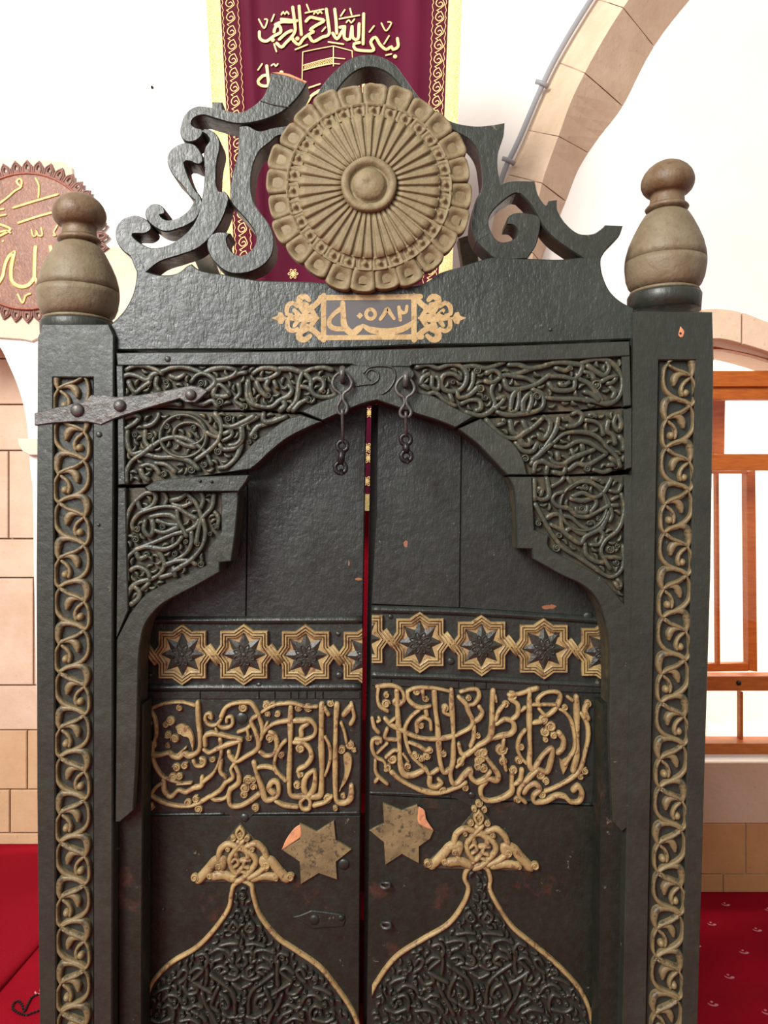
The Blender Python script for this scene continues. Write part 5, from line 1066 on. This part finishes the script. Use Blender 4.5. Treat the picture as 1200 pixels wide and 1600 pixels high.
left = door_leaf(dict(Y=YD, label='left door leaf, lower of the two, with broken star and iron lock plate', hinge=226, xl=226, xr=566, x0=225, slope=0.0, axis=379, medy=1390, medscale=1.0,
    boards=[([(226, 600), (388, 600), (384, 966), (226, 966)], M_DOOR, None), ([(388.6, 600), (574, 600), (571, 700), (567, 966), (384.6, 966)], M_DOOR, None),
            ([(226, 967), (567, 967), (563, 1274), (226, 1274)], M_DOOR, None), ([(226, 1275), (563, 1275), (561, 1600), (559, 9999), (223, 9999)], M_LOW, 'worn lower board, its colour darkened for the light falloff')],
    fields=[], mouldings=[([(227, 969), (400, 969), (566, 968)], 13, .007), ([(227, 1074), (400, 1074), (564, 1073)], 12, .006), ([(227, 1272), (270, 1272), (350, 1271)], 4, .003), ([(400, 1271), (480, 1270), (562, 1269)], 4, .003)],
    stars=[(190, 1022), (286, 1022), (382, 1022), (478, 1023), (574, 1024)],
    tiles=[(a, b, 1081, 1092) for a, b in zip([227, 313, 405, 430, 455, 467, 480, 493, 505], [313, 405, 430, 455, 467, 480, 493, 505, 563])],
    panel=[(227, 1094), (564, 1093), (562, 1268), (400, 1269), (382, 1288), (352, 1270), (227, 1271)], ins=INL,
    star6=[(468, 1287), (495, 1300), (522, 1283), (525, 1313), (549, 1328), (525, 1347), (527, 1375), (498, 1365), (470, 1382), (468, 1347), (440, 1328), (468, 1312)], chip=[(469, 1288, 1), (470, 1306), (455, 1318), (440, 1328, 1), (448, 1310), (460, 1294)],
    pal=tf_id, flower=[], ogee=([(379, 1374), (366, 1382), (362, 1396), (357, 1420), (334, 1453), (307, 1480), (273, 1500), (250, 1520), (234, 1543), (227, 1583), (223, 1640), (222, 1676)], [(379, 1374), (393, 1382), (396, 1398), (407, 1430), (433, 1463), (460, 1482), (500, 1510), (527, 1543), (547, 1572), (559, 1600), (562, 1640), (563, 1676)]),
    rivets=[(382, 1277, 7), (530, 1055, 6), (528, 990, 4), (405, 1070, 5), (378, 1122, 10), (515, 1099, 7), (537, 1350, 9), (235, 1055, 4), (255, 1420, 3)]))
right = door_leaf(dict(Y=YD - .004, label='right door leaf with chipped star and two bolt eyes', hinge=941, xl=581, xr=941, x0=580, slope=.033, axis=748, medy=1374, medscale=1.02,
    boards=[([(590, 600), (722, 600), (718, 950), (580, 944), (588, 800)], M_DOOR, None), ([(722.6, 600), (942, 600), (942, 964), (907, 962), (718.6, 950)], M_DOOR, None),
            ([(580, 945.5), (718, 951), (907, 963), (942, 965), (942, 1260), (577, 1242)], M_DOOR, None), ([(577, 1243), (941, 1261), (931, 9999), (572, 9999), (573, 1600)], M_LOW, 'worn lower board, its colour darkened for the light falloff')],
    fields=[], mouldings=[([(581, 952), (720, 956), (907, 967), (941, 969)], 12, .007), ([(580, 1054), (700, 1058), (840, 1066), (941, 1071)], 11, .006), ([(578, 1238), (640, 1240), (704, 1244)], 4, .003), ([(790, 1248), (860, 1252), (924, 1257)], 4, .003)],
    stars=[(561, 998), (656, 1003), (752, 1008), (849, 1013), (945, 1018)],
    tiles=[(a, b, 1061, 1071) for a, b in zip([580, 612, 717, 742, 760, 858], [612, 717, 742, 760, 858, 941])],
    panel=[(579, 1070), (941, 1084), (926, 1255), (790, 1248), (752, 1272), (704, 1243), (578, 1237)], ins=INR,
    star6=[(598, 1255), (628, 1267), (652, 1258), (661, 1276), (678, 1298), (672, 1311), (655, 1323), (655, 1350), (628, 1335), (602, 1352), (600, 1317), (577, 1298), (600, 1287)], chip=[(654, 1260, 1), (663, 1266), (666, 1280), (677, 1297, 1), (664, 1292), (653, 1284)],
    pal=tf_r, flower=[(748, 1254, 7), (741, 1263, 6), (756, 1263, 6), (748, 1272, 6)], ogee=([(747, 1349), (731, 1357), (726, 1372), (732, 1388), (723, 1413), (700, 1443), (660, 1467), (620, 1493), (593, 1527), (578, 1557), (574, 1597), (574, 1640), (574, 1676)], [(747, 1349), (761, 1357), (766, 1372), (765, 1388), (777, 1413), (800, 1447), (827, 1470), (860, 1497), (887, 1523), (907, 1547), (919, 1572), (926, 1600), (930, 1640), (931, 1676)]),
    rivets=[(919, 964, 9), (610, 963, 4), (704, 1033, 6), (850, 962, 3), (737, 1242, 6), (870, 990, 9), (618, 1322, 4)]))
# lock plate on the left leaf, bolt eyes on the right, dark closing strip behind the slit
bm = NB(); plate(bm, [(457, 1433), (470, 1430), (487, 1423), (512, 1426), (538, 1430), (540, 1438), (537, 1448), (512, 1450), (488, 1452), (470, 1440)], gate(YD - .003), .005, ch=1.2, chm=.0015); lp = link('lock_plate', bm, M_LOW, left)
for x, y, r in ((491, 1437, 8), (533, 1434, 5)):
    bm = NB(); dome(bm, x, y, r, gate(YD - .003), .0035); link('rivet', bm, M_LOW, lp)
for x, y in ((602, 1380), (603, 1442)):
    bm = NB(); c = P(x, y, YD - .004); tube(bm, [c + Vector((.009 * math.cos(a), -.008 + .010 * math.sin(a), 0)) for a in [k * math.pi / 6 for k in range(12)]], .0028, 8, True); link('bolt_eye', bm, M_IRON, right)
bm = NB(); plate(bm, [(580, 632), (604, 632), (596, 1000), (590, 1600), (588, pz(600, .05, YD)), (566, pz(600, .05, YD)), (567, 1600), (573, 1000)], gate(YD + .036), .03, ch=.5, chm=.001); link('closing_strip', bm, M_DARKGAP, right)

# ================================================================== HANGING HOOK LATCHES
def latch(label, cx, pts, low, rod, r1, r2, tail):
    YH = YS - .012; T = thing('hook_latch', label, 'latch', P(cx, low + 8, YH), 'hook latches over the doors')
    Z = zoom(480, 560, 5.4545)
    bm = NB(); tube(bm, [P(x, y, YH) for x, y in catmull(Z(pts), True, 2.5)], .0030, 8, True); link('link', bm, M_IRON, T)
    bm = NB(); c = P(cx, rod['staple'], YH); tube(bm, [c + Vector((0, .018, .012)), c + Vector((0, -.004, .013)), c + Vector((0, -.009, .004)), c + Vector((0, -.007, -.006)), c + Vector((0, .018, -.008))], .0050, 10); link('staple', bm, M_IRON, T)
    bm = NB(); a, b = P(rod['x0'], rod['y0'], YH), P(rod['x1'], rod['y1'], YH + .006)
    tube(bm, [a + Vector((.0, -.006, .006)), a + Vector((0, -.004, -.004)), a + Vector((0, 0, -.010)), b], .0027, 8); link('rod', bm, M_IRON, T)
    bm = NB(); YB = YH + .008
    for (x, y, r) in (r1, r2): tube(bm, [P(x + r * math.cos(q), y + r * math.sin(q), YB) for q in [k * math.pi / 8 for k in range(16)]], .0040, 8, True)
    tube(bm, [P(r1[0], r1[1] + 6, YB), P((r1[0] + r2[0]) / 2, (r1[1] + r2[1]) / 2, YB), P(r2[0] - 0, r2[1] - 6, YB)], .0064, 8)
    tube(bm, [P(r2[0] + 1, r2[1] + 4, YB), P(r2[0] + 2, r2[1] + 9, YB - .006), P(r2[0] + 2, r2[1] + 11, YB - .016)], [.0042, .0038, .0022], 8)
    link('hook', bm, M_BLACKIRON, T)
latch('left iron hook latch, lower of the two hanging from the lintel', 535, [(300, 120), (350, 150), (380, 210), (360, 260), (312, 300), (306, 350), (340, 410), (330, 460), (300, 475), (265, 460), (260, 410), (288, 350), (282, 300), (235, 265), (215, 210), (240, 150)], 731, dict(staple=588, x0=535, y0=645, x1=536, y1=692), (535, 697, 8), (532, 731, 8.5), 0)
latch('right iron hook latch, shorter rod, hanging from the lintel', 634, [(835, 150), (885, 190), (915, 250), (895, 300), (850, 335), (848, 390), (885, 450), (875, 490), (840, 505), (800, 490), (792, 450), (828, 390), (822, 335), (775, 300), (755, 250), (780, 190)], 714, dict(staple=595, x0=634, y0=649, x1=635, y1=682), (634, 687, 8), (635, 713, 8), 0)
